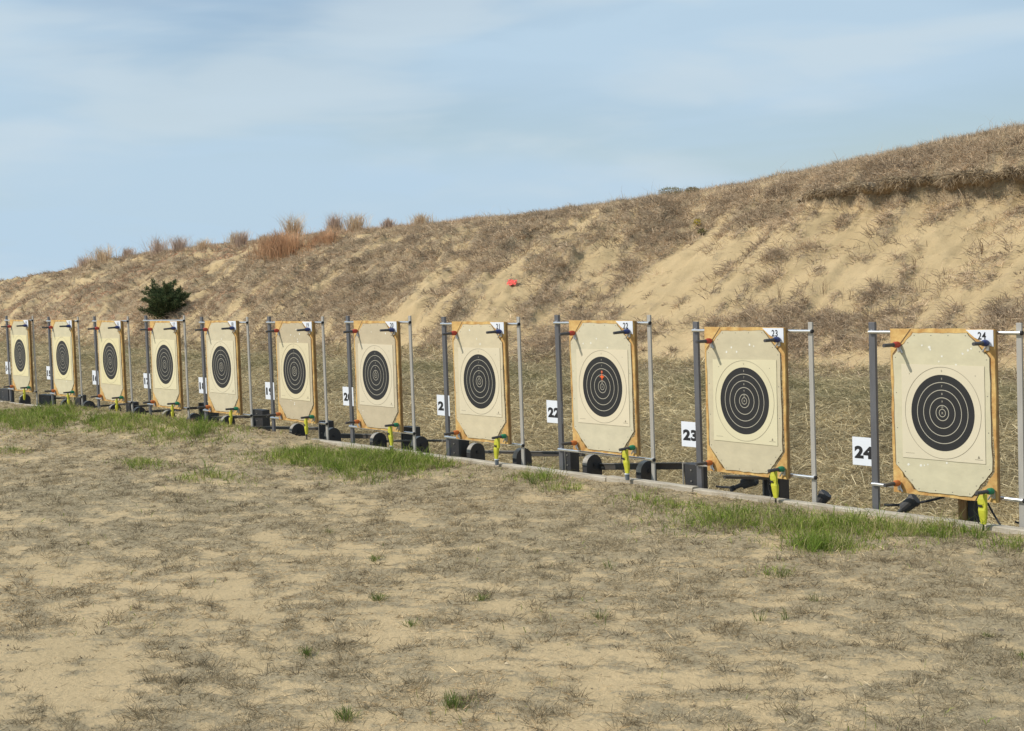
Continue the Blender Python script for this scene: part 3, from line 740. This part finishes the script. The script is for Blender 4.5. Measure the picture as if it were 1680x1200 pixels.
    tag(nc.build('number_card', [M['white'], M['txt']], B), f'white corner card printed {num}' if num > 17 else None)
    # corner sensors
    for (x, z, mt, lab, cl) in ((.071, .905, 'red', 'red capped corner sensor', 1), (.703, .922, 'blue', 'navy capped corner sensor', -1), (.048, .060, 'orange', 'orange capped corner sensor', 1), (.722, .070, 'greenp', 'green capped corner sensor', -1)):
        s = MB()
        # zinc clamp on the board corner
        s.box(x-.012, x+.012, YB-.010, YB-.0008, z-.045, z+.004, b=.001)
        s.tube((x, YB-.012, z-.01), (x+cl*.03, YB-.014, z-.052), .0055, n=8)
        so_ = s.build('corner_sensor', M['bracket'], B); tag(so_, lab)
        a3 = r.uniform(-.08, .08); dz = r.uniform(-.05, .02)
        c = MB(); p0 = Vector((x, YB-.009, z)); dr = Vector((a3, -1, dz)).normalized()
        c.tube(p0, p0+dr*.012, .015, .0195, 14); c.tube(p0+dr*.012, p0+dr*.036, .0195, .019, 14); c.tube(p0+dr*.036, p0+dr*.05, .019, .014, 14)
        c.build('cap', M[mt], so_)
        c = MB(); c.tube(p0+dr*.05, p0+dr*.058, .013, .013, 12); c.tube(p0+dr*.058, p0+dr*.14, .0118, .0105, 12)
        c.build('stalk', M['stalk'], so_)
    # lane number plate bolted behind the left post
    np_ = MB(); zt = {24: .435, 23: .446, 22: .530, 21: .509, 20: .521, 16: .500, 14: .535}.get(num, .512)
    off = {24: .177, 23: .173, 22: .165, 21: .145, 16: .152, 15: .165}.get(num, .140)
    np_.box(-off-.002, -off+.190, .0062, .0085, zt-.178, zt, 0, .0005)
    tv, tf = text_geo(str(num), .055); xs_ = [p[0] for p in tv]; zs_ = [p[1] for p in tv]
    kx = .146/(max(xs_)-min(xs_)); kz = .080/(max(zs_)-min(zs_))
    np_.add([(-off+.015+(p[0]-min(xs_))*kx, .0056, zt-.135+(p[1]-min(zs_))*kz) for p in tv], tf, 1)
    o = np_.build('number_plate', [M['white'], M['txt']], root)
    if num > 18: tag(o, f'white plate with large black {num} behind the left post')
    return root
for i, L in enumerate(LANES): build_stand(i, *L)

# ------------------------------------------------------------------ yellow cable covers hanging from the green sensors
def build_cover(i, num, xl, xr, H, bx, bz, where):
    r = random.Random(num); x = bx+.700; z = bz+.052
    root = empty('cable_cover', (x, YB-.085, z))
    tag(root, f'yellow cable cover hanging at the lower right corner of {where}', 'cable cover', 'yellow cable covers under the targets')
    ln = .165 if num > 19 else .15; w = .028 if num > 19 else .021
    b = MB()
    # tapered lumpy body
    zs = [0, -.02, -.045, -.06, -.085, -.115, -ln]; ws = [.55, .95, 1.0, .82, 1.02, .92, .62]; ds = [.5, .8, .9, .7, .95, .8, .45]
    vs = []; n = 12; tw = r.uniform(-.01, .01)
    for k, (a, c, d) in enumerate(zip(zs, ws, ds)):
        for q in range(n):
            t = 2*math.pi*q/n; vs.append((w*c*math.copysign(abs(math.cos(t))**.6, math.cos(t))+tw*k*.4, .017*d*math.copysign(abs(math.sin(t))**.7, math.sin(t)), a+r.uniform(-.002, .002)))
    fs = [(k*n+q, (k+1)*n+q, (k+1)*n+(q+1) % n, k*n+(q+1) % n) for k in range(len(zs)-1) for q in range(n)]
    fs += [tuple(range(n)), tuple(range((len(zs)-1)*n, len(zs)*n))[::-1]]
    b.add(vs, fs); b.build('sleeve', M['yel'], root)
    b = MB(); b.box(w*.55, w*1.25, -.012, .006, -.075, .012, b=.002); b.build('side_flap', M['yel'], root)
    b = MB(); b.box(-w*.55, w*.5, -.0205, -.0165, -.064, -.052, b=.001); b.build('buckle', M['black'], root)
    b = MB()
    if num in (20, 21, 22, 16): 
        b.tube((tw*2, 0, -ln-.002), (tw*2, 0, -ln-.008), w*.7, n=10, mi=1); b.tube((tw*2, 0, -ln-.008), (tw*2+.003, 0, -ln-.05), w*.62, w*.56, n=10, mi=0)
        b.build('plug', [M['plug'], M['white']], root)
    else:
        b.tube((tw*2, 0, -ln), (tw*2, 0, -ln-.05), .0065, n=8); b.build('cable', M['black'], root)
    b = MB(); pts = []
    for k in range(9):
        t = k/8; pts.append(Vector((-w*.6-.04*math.sin(t*math.pi)-.02*t, .02, .02-.19*t)))
    b.path(pts, .0032, 6); b.build('lead', M['black'], root)
    return root
for i, L in enumerate(LANES): build_cover(i, *L)

# ------------------------------------------------------------------ lift hardware behind the kerb
def arch_block(x, y, r_, zc, lab, th=.055):
    b = MB(); n = 16
    prof = [(-r_, -.22)] + [(-r_*math.cos(math.pi*k/n), r_*math.sin(math.pi*k/n)) for k in range(n+1)] + [(r_, -.22)]
    k = len(prof); vs = [(-th/2, a, c) for a, c in prof] + [(th/2, a, c) for a, c in prof]
    b.add(vs, [tuple(range(k))[::-1], tuple(range(k, 2*k))], 0)
    b.add(vs, [(i, (i+1) % k, k+(i+1) % k, k+i) for i in range(1, k-2)], 1)  # curved rim paler than the faces, painted as if sunlit
    b.add(vs, [(0, 1, k+1, k), (k-2, k-1, 2*k-1, 2*k-2), (k-1, 0, k, 2*k-1)], 0)
    root = empty('end_block', (x, y, zc)); tag(root, lab, 'steel block', 'arch topped steel blocks of the target lifts')
    b.build('arch_plate', [M['steel'], M['rim']], root)
    c = MB(); c.tube((th/2+.0005, 0, .0), (th/2+.012, 0, .0), .014, n=10); c.tube((th/2+.012, 0, 0), (th/2+.018, 0, 0), .007, n=8)
    c.build('pivot_bolt', M['steel'], root)
    return root
def shortwhere(w): return w.replace('the ', '', 1)
WH = {L[0]: L[6] for L in LANES}
AB = {22: (-2.944, .105), 21: (-4.505, .093), 20: (-6.083, .087), 19: (-7.638, .086), 18: (-9.198, .087), 17: (-10.732, .073), 16: (-12.325, .072), 15: (-13.957, .063), 14: (-15.569, .063)}
BB = {22: (-2.312, .104), 21: (-3.847, .095), 20: (-5.377, .096), 19: (-6.929, .084), 17: (-10.042, .071), 16: (-11.575, .069), 15: (-13.187, .076)}
for n_, (x, zt) in AB.items():
    arch_block(x, .17, .078, zt-.078, f'arch topped block with pale rim under the board of {WH[n_]}')
for n_, (x, zt) in BB.items():
    arch_block(x, .17, .080, zt-.080, f'arch topped steel block by the right post of {WH[n_]}')
# uprights of sheet steel near the posts
def plate(x, y, w, z1, lab, taper=0, d=.09):
    b = MB()
    vs = [(0, 0, -.3), (w, 0, -.3), (w-taper*.2, 0, z1), (-taper, 0, z1), (0, d, -.3), (w, d, -.3), (w-taper*.2, d, z1), (-taper, d, z1)]
    b.add(vs, [(0, 1, 2, 3), (5, 4, 7, 6), (1, 5, 6, 2), (4, 0, 3, 7), (3, 2, 6, 7)])
    b.box(-taper-.007, -taper+.004, -.008, -.001, -.25, z1+.003, 1)
    root = empty('lift_housing', (x, y, 0)); tag(root, lab, 'lift housing', 'dark sheet steel lift housings')
    b.build('sheet', [M['steel'], M['rim']], root)
    for zz in (z1-.04, z1-.12):
        c = MB(); c.tube((w*.4, -.001, zz), (w*.4, -.007, zz), .006, n=8); c.build('bolt', M['rim'], root)
plate(-1.80, .10, .125, .125, 'black tapered steel housing just left of the left post of target 23', .03)
plate(-3.26, .16, .06, .12, 'narrow black steel housing right of the left post of target 22')
plate(-4.79, .10, .165, .118, 'square grey black steel housing at the foot of the left post of target 21')
plate(-5.87, .30, .18, .145, 'dark steel housing behind the lower right corner of target 20')
plate(-7.41, .30, .14, .115, 'dark steel housing behind the lower right corner of target 19')
plate(-9.12, .45, .22, .135, 'black leaning steel housing by the right post of the fifth target from the left', .05)
plate(-10.25, .35, .30, .165, 'tall black steel housing behind the left post of the fifth target from the left', .02)
plate(-12.14, .25, .17, .10, 'dark steel housing right of the cable cover of the third target from the left')
plate(-13.87, .25, .19, .118, 'dark steel housing right of the cable cover of the second target from the left')
plate(-15.06, .20, .40, .08, 'wide dark steel housing between the two leftmost targets')
plate(-16.70, .20, .36, .10, 'wide dark steel housing at the left of the leftmost target')
plate(-1.117, .18, .15, .075, 'black ribbed steel housing under the right part of target 23')
# beams
def beam(x0, z0, x1, z1, y, lab, h=.032, m_='beam'):
    root = empty('lift_beam', ((x0+x1)/2, y, (z0+z1)/2)); tag(root, lab, 'beam', 'grey steel beams linking the target lifts')
    L = math.hypot(x1-x0, z1-z0); b = MB()
    b.box(-L/2, L/2, -.02, .02, -h/2, h/2, b=.003)
    b.box(-L/2, L/2, -.028, -.0205, h/2-.004, h/2+.001, 1)
    o = b.build('rail', [M[m_], M['rim']], root); root.rotation_euler = (0, -math.atan2(z1-z0, x1-x0), 0)
    for t in (-.45, .45):
        c = MB(); c.tube((L*t, -.0205, -.004), (L*t, -.03, -.004), .008, n=8); c.build('bolt', M['rim'], root)
beam(-2.94, .002, -1.83, .095, .25, 'grey beam running from under target 22 to the left post of target 23', .05)
beam(-6.11, -.005, -5.08, .065, .28, 'thin grey rail between targets 20 and 21', .018)
beam(-5.30, -.08, -3.70, .02, .6, 'dark beam behind target 21 reaching the post of target 22', .025)
beam(-4.70, -.09, -3.93, -.035, .9, 'grey beam behind the left post of target 22', .04)
beam(-7.30, -.035, -6.30, .02, .35, 'grey beam behind the lower edge of target 20', .045)
beam(-9.81, .02, -8.41, .11, .30, 'dark beam between the fifth target from the left and target 19', .03)
beam(-9.44, -.08, -7.4, .02, .45, 'low dark beam behind target 19', .03)
beam(-10.9, .07, -10.08, .12, .30, 'dark beam right of the fourth target from the left', .03)
beam(-12.1, -.04, -10.9, .05, .40, 'low dark beam behind the fourth target from the left', .03)
beam(-12.2, .03, -11.35, .09, .30, 'dark beam right of the third target from the left', .025)
beam(-13.7, -.05, -12.3, .06, .35, 'dark beam behind the third target from the left', .025)
beam(-15.3, .0, -14.2, .06, .30, 'dark beam behind the second target from the left', .025)
beam(-1.33, .08, -.80, .115, .02, 'short grey bar just under the bottom edge of target 23', .022)
# under target 24: cable, actuator and timber block
b = MB(); b.box(0, .055, 0, .10, -.5, .10, 0, .004); b.box(.058, .135, .015, .10, -.5, .098, 1, .004)
o = b.build('support_block', [M['wood'], M['steel']]); o.location = (.55, .10, 0); tag(o, 'brown timber and dark steel support block under the right part of target 24', 'support block')
def cable(pts, lab, rad=.006):
    o = MB().path([Vector(p) for p in pts], rad, 7).build('cable', M['black']); tag(o, lab, 'cable', 'black cables of the target lifts'); return o
def curve(p0, p1, sag, n=12): 
    return [(p0[0]+(p1[0]-p0[0])*t, p0[1]+(p1[1]-p0[1])*t, p0[2]+(p1[2]-p0[2])*t - sag*4*t*(1-t)) for t in [k/n for k in range(n+1)]]
cable(curve((-.02, .12, -.0), (.42, .14, .09), .015), 'black cable from the left post to the underside of target 24', .008)
cable(curve((.80, .05, .10), (.93, .04, -.06), .01), 'black cable hanging below the lower right corner of target 24')
cable(curve((.95, .10, .0), (1.12, .12, .03), .02), 'black cable running to the right post of target 24')
cable(curve((-1.50, .10, -.01), (-1.12, .12, .05), .02), 'black cable under the left part of target 23', .008)
def actuator(x, y, z, lab, ang):
    root = empty('actuator', (x, y, z)); root.rotation_euler = (0, ang, .4); tag(root, lab, 'actuator', 'black lift actuators under the targets')
    b = MB(); b.tube((-.05, 0, 0), (.03, 0, 0), .035, .04, 14); b.tube((.03, 0, 0), (.055, 0, 0), .046, .04, 14); b.build('housing', M['steel'], root, loc=None)
    b = MB(); b.tube((-.12, 0, 0), (-.05, 0, 0), .014, .016, 10); b.box(-.15, -.12, -.02, .02, -.02, .02, b=.003); b.build('rod', M['steel'], root)
actuator(.19, .10, .03, 'black lift actuator under the lower left corner of target 24', -.7)
actuator(-1.18, .10, .05, 'black lift actuator under the lower left corner of target 23', -.4)
actuator(1.03, .14, -.02, 'black lift actuator beside the right post of target 24', -.9)
actuator(-.56, .14, -.02, 'black lift actuator beside the right post of target 23', -.9)

# ------------------------------------------------------------------ kerb boards
ends = [1.75, -.02, -1.52, -2.45, -5.0, -7.4, -9.9, -12.3, -14.8, -18.5]
names = ['under target 24', 'between targets 23 and 24', 'ending at the left post of target 23', 'in front of targets 21 and 22', 'in front of target 20', 'in front of target 19, half buried', 'in front of target 18, mostly buried', 'in front of the fourth target from the left', 'in front of the second and third targets from the left', 'in front of the leftmost target']
for k in range(len(ends)-1):
    x1, x0 = ends[k], ends[k+1]
    r = random.Random(k); b = MB(); n = max(6, int((x1-x0)/.12))
    vs = []; dz0 = [0, -.006, .004, -.004, 0, -.004, 0, .003, 0][k]
    for j in range(n+1):
        x = x0+.004 + (x1-x0-.008)*j/n; z = float(kerb_z(x))+dz0+r.uniform(-.002, .002); e = r.uniform(-.003, .003)
        vs += [(x, -.115+e, -.32), (x, -.115+e, z-.006), (x, -.107+e, z), (x, -.052, z+.001), (x, -.047, z-.006), (x, -.047, -.32)]
    fs = []
    for j in range(n):
        a = j*6; c = a+6
        fs += [(a+q, c+q, c+q+1, a+q+1) for q in range(5)]
    fs = [f[::-1] for f in fs] + [tuple(range(6)), tuple(range(n*6, n*6+6))[::-1]]
    b.add(vs, fs); o = b.build('kerb_board', M['kerb'])
    tag(o, 'pale weathered kerb board ' + names[k], 'kerb board', 'kerb boards edging the target pit')

# ------------------------------------------------------------------ plants one can count
def tuft(x, y, n, h, spread, name, lab, cat, group, cols, m_, rear=False, lean=.9, wd=.003, segs=2, seed=1, z=None):
    r = np.random.default_rng(seed)
    a = r.uniform(0, 2*math.pi, n); rad = np.abs(r.normal(0, spread*.35, n))
    px, py = rad*np.cos(a), rad*np.sin(a)
    hf = h_rear if rear else h_front
    z0 = float(hf(np.array([x]), np.array([y]))[0])
    P = np.stack([px, py, hf(x+px, y+py)-z0-.004], -1)
    el = r.uniform(lean, 1.5, n); L = h*r.uniform(.45, 1.05, n); a2 = a + r.normal(0, .5, n)
    D = np.stack([np.cos(a2)*np.cos(el)*L, np.sin(a2)*np.cos(el)*L, np.sin(el)*L], -1)
    o = blades(name, P, D, r.uniform(.6, 1.2, n)*wd, palette(cols, n, r), m_, .35, segs, seed)
    o.location = (x, y, z0); tag(o, lab, cat, group); return o
GT = [(.15, .21, .05), (.21, .25, .08), (.11, .16, .04), (.34, .30, .15)]
TUFTS = [
 (1.7, -4.4, 110, .075, .10, 'bright green grass tuft at the bottom centre, nearest the photographer on the right'),
 (1.56, -4.78, 100, .07, .08, 'green grass tuft at the bottom edge, left of the bottom centre tuft'),
 (.63, -4.41, 60, .05, .07, 'small green tuft up and left of the bottom edge tufts'),
 (-.16, -3.56, 90, .055, .08, 'dark green tuft in the middle of the left foreground'),
 (.24, -3.22, 60, .05, .08, 'olive green tuft right of the dark green tuft in mid foreground'),
 (.46, -3.77, 45, .06, .10, 'sparse olive tuft just below the two mid foreground tufts'),
 (-1.08, -3.0, 50, .05, .08, 'grey green tuft above the dark green mid foreground tuft'),
 (-2.09, -2.71, 35, .05, .08, 'faint pale green tuft farther back on the left side'),
 (1.52, -2.61, 16, .09, .05, 'thin upright green shoot pair in the right foreground, left shoot'),
 (1.60, -2.53, 12, .08, .04, 'thin upright green shoot pair in the right foreground, right shoot'),
 (1.45, -2.17, 22, .08, .06, 'slender green tuft below the large green patch on the right'),
 (2.42, -2.2, 45, .035, .06, 'low broad leaved green weed in the right foreground'),
 (2.74, -2.39, 50, .05, .08, 'green weed cut by the right edge of the picture'),
 (.94, -1.84, 70, .06, .10, 'loose green tuft just left of and below the large green patch'),
 (1.0, -3.1, 24, .08, .09, 'sparse upright weed stems in the sandy middle foreground'),
 (-2.79, -.53, 70, .10, .10, 'tall green tuft close to the kerb below target 22'),
 (.07, -2.25, 25, .07, .09, 'sparse green stems in the centre of the foreground'),
]
for k, (x, y, n, h, sp, lab) in enumerate(TUFTS):
    tuft(x, y, n, h, sp, 'grass_tuft', lab, 'grass tuft', 'green tufts on the sandy foreground', GT, M['leaf'], lean=.75, seed=200+k, wd=.0035)
RUST = [(.62, .46, .31), (.68, .53, .36), (.52, .39, .28), (.72, .58, .39)]
PURP = [(.56, .43, .35), (.62, .49, .38), (.48, .37, .30)]
BR = [(.58, .35, .20), (.64, .42, .25), (.50, .31, .19)]
CL = [(-43.2, 11.94, .45, .8, PURP, 'leftmost small purplish grass clump on the crest'),
 (-40.2, 11.3, .42, 1.0, RUST, 'wide rusty grass clump near the left end of the crest'),
 (-39.6, 11.9, .50, .5, PURP, 'narrow dark purplish clump right of the wide rusty clump'),
 (-36.84, 11.7, .50, .7, PURP, 'broad purplish clump on the crest up and left of the evergreen bush'),
 (-35.4, 11.7, .48, .5, PURP, 'purplish clump directly above the evergreen bush'),
 (-34.5, 12.0, .50, .5, RUST, 'tan clump above and right of the evergreen bush'),
 (-33.6, 12.6, .30, .6, RUST, 'low pale clump between the evergreen clumps and the tall lone clump'),
 (-32.3, 12.1, .50, .35, PURP, 'tall narrow lone clump on the crest'),
 (-31.3, 12.3, .32, .5, RUST, 'low tan clump right of the tall lone clump'),
 (-29.9, 12.4, .52, .5, RUST, 'tall reddish clump on the crest above the orange shrub'),
 (-28.0, 12.5, .38, .5, RUST, 'reddish clump right above the orange shrub'),
 (-28.1, 12.6, .5, .35, PURP, 'upright clump right of the orange shrub'),
 (-27.1, 12.6, .40, .6, RUST, 'tall bunched clump on the crest above target 19'),
 (-25.9, 12.8, .32, .35, PURP, 'thin upright clump above target 20'),
 (-24.6, 12.9, .26, .6, RUST, 'loose wispy clump at the crest above target 20, rightmost of the clumps'),
 (-27.3, 10.8, .70, 1.15, BR, 'large orange brown shrub of dry stems below the crest'),
 (-28.3, 11.2, .65, .8, BR, 'orange brown shrub at the left side of the large one'),
 (-26.3, 11.4, .42, .7, BR, 'orange brown tuft at the upper right of the large shrub'),
]
for k, (x, y, h, sp, cols, lab) in enumerate(CL):
    tuft(x, y+(.25 if k < 15 else 0), 300 if k < 15 else 1100, h*(1.25*(1+.3*math.sin(k*2.3)) if k < 15 else .9), sp*(.8 if k < 15 else .9), 'dry_clump', lab, 'dry grass clump', 'dry grass clumps along the berm crest', cols, M['blade'], rear=True, lean=1.1, wd=.013, seed=300+k)
# thin weed stalks standing on the bare sand
ST = [(-7.39, 9.76, .34), (-6.6, 10.2, .36), (-10.38, 9.89, .26), (-8.55, 9.2, .28), (-9.2, 9.0, .30), (-7.9, 9.0, .25), (-6.9, 9.3, .3), (-10.9, 10.1, .25)]
STL = ['dry stalks high on the sand above target 24', 'tallest dry stalks on the sand near the right edge', 'dry stalks on the sand above the right post of target 23', 'dry stalks low on the sand between targets 23 and 24', 'dry stalks on the sand just right of the post of target 23', 'dry stalks above the left post of target 24', 'dry stalks above the middle of target 24', 'dry stalks on the sand above target 23']
for k, (x, y, h) in enumerate(ST):
    tuft(x, y, 11, h, .14, 'weed_stalks', 'thin reddish ' + STL[k], 'weed stalks', 'dry weed stalks on the bare sand', [(.20, .12, .075), (.15, .10, .07)], M['blade'], rear=True, lean=1.1, wd=.006, seed=400+k)
# small plants
def leafy(x, y, h, sp, lab, cols, seed, n=500, name='small_shrub', cat='shrub', rear=True):
    r = np.random.default_rng(seed); z0 = float((h_rear if rear else h_front)(np.array([x]), np.array([y]))[0])
    root = empty(name, (x, y, z0)); tag(root, lab, cat)
    b = MB()
    for k in range(9):
        a = r.uniform(0, 6.28); b.path([Vector((0, 0, -.02)), Vector((math.cos(a)*sp*.2, math.sin(a)*sp*.2, h*.4)), Vector((math.cos(a)*sp*.32, math.sin(a)*sp*.32, h*.65))], .004, 5)
    b.build('stem', M['bark'], root)
    u = r.normal(0, 1, (n, 3)); u /= np.linalg.norm(u, axis=1, keepdims=True); u *= r.uniform(.3, 1, (n, 1))**.5
    P = np.stack([u[:, 0]*sp*.5, u[:, 1]*sp*.5, h*.55+u[:, 2]*h*.45], -1)
    D = u*.05*(.5+r.uniform(0, 1, (n, 1)))*max(h, .2)*2 + r.normal(0, .012, (n, 3)); D[:, 2] += .01
    o = blades('foliage', P, D, r.uniform(.012, .02, n)*max(h, .25)*2, palette(cols, n, r), M['leaf'], .2, 2, seed); o.parent = root
    return root
pl = leafy(-13.74, 11.80, .13, .14, 'small plant with yellow flowers on bare sand below the scarp', [(.10, .13, .03), (.60, .44, .03), (.55, .42, .03)], 501, 160, 'flowering_plant', 'plant')
leafy(-13.2, 11.38, .10, .16, 'small olive green plant just below the yellow flowered plant', [(.12, .14, .04), (.08, .10, .03), (.22, .20, .05)], 502, 140, 'small_plant', 'plant')
leafy(-15.6, 12.9, .16, .46, 'low dark green bush on the crest line above target 22', [(.26, .25, .12), (.32, .28, .15), (.20, .19, .09)], 503, 600)
leafy(-15.0, 12.9, .11, .28, 'small brownish bush beside the dark green bush on the crest', [(.34, .26, .14), (.24, .20, .10)], 504, 600)
# evergreen bush
def evergreen(x, y, h, wd):
    r = np.random.default_rng(77); z0 = float(h_rear(np.array([x]), np.array([y]))[0])
    root = empty('evergreen_bush', (x, y, z0)); tag(root, 'dark green bushy evergreen growing on the berm slope behind the targets', 'evergreen bush')
    t = MB(); t.tube((0, 0, -.1), (.03, 0, h*.55), .035, .012, 9)
    PP, DD = [], []
    for k in range(76):
        a = r.uniform(0, 6.28); zz = r.uniform(.03, .6)*h; reach = wd*.5*r.uniform(.55, 1.08)*(1-.25*zz/h); rise = h*r.uniform(.12, .42)*(1+.3*(zz/h))
        if k < 9: reach *= .35; zz = h*r.uniform(.4, .6); rise = h*r.uniform(.28, .42)
        base = Vector((.02*zz/h, 0, zz)); tip = base+Vector((math.cos(a)*reach, math.sin(a)*reach, rise))
        mid = base.lerp(tip, .5)+Vector((0, 0, -rise*.12))
        t.path([base, mid, tip], .006, 5)
        nn = 260; s = r.uniform(.18, 1.05, nn)
        p = np.array([list(base.lerp(mid, min(1, q*2)) if q < .5 else mid.lerp(tip, (q-.5)*2)) for q in s])
        j = r.normal(0, .035, (nn, 3))*(1.35-s[:, None]); p = p+j*1.5
        d = np.array(list((tip-base).normalized()))[None]*.030 + r.normal(0, .024, (nn, 3)); d[:, 2] += .008
        PP.append(p); DD.append(d)
    t.build('trunk', M['bark'], root)
    P = np.concatenate(PP); D = np.concatenate(DD); n = len(P)
    col = palette([(.075, .11, .05), (.11, .14, .06), (.05, .075, .038), (.15, .16, .075)], n, r, .22)
    o = blades('crown', P, D, r.uniform(.010, .020, n), col, M['leaf'], .2, 2, 78); o.parent = root
evergreen(-27.75, 7.97, .90, 1.2)
# scrap of red paper on the slope
r = random.Random(3); n = 6; vs = []; zz = float(h_rear(np.array([-15.53]), np.array([8.96]))[0])
for a in range(n):
    for c in range(n):
        vs.append((-.11+.22*a/(n-1)+r.uniform(-.016, .016), -.06+.12*c/(n-1)+r.uniform(-.012, .012), .045+.085*c/(n-1)+.02*a/(n-1)+r.uniform(-.014, .014)))
b = MB(); b.add(vs, [(a*n+c, (a+1)*n+c, (a+1)*n+c+1, a*n+c+1) for a in range(n-1) for c in range(n-1)])
o = b.build('paper_scrap', M['scrap']); o.scale = (.78, .78, .78); o.location = (-15.53, 8.96, zz); o.rotation_euler = (.25, .1, .5)
sm = o.modifiers.new('t', 'SOLIDIFY'); sm.thickness = .003
tag(o, 'crumpled bright red scrap lying on the sand slope above target 21', 'paper scrap')
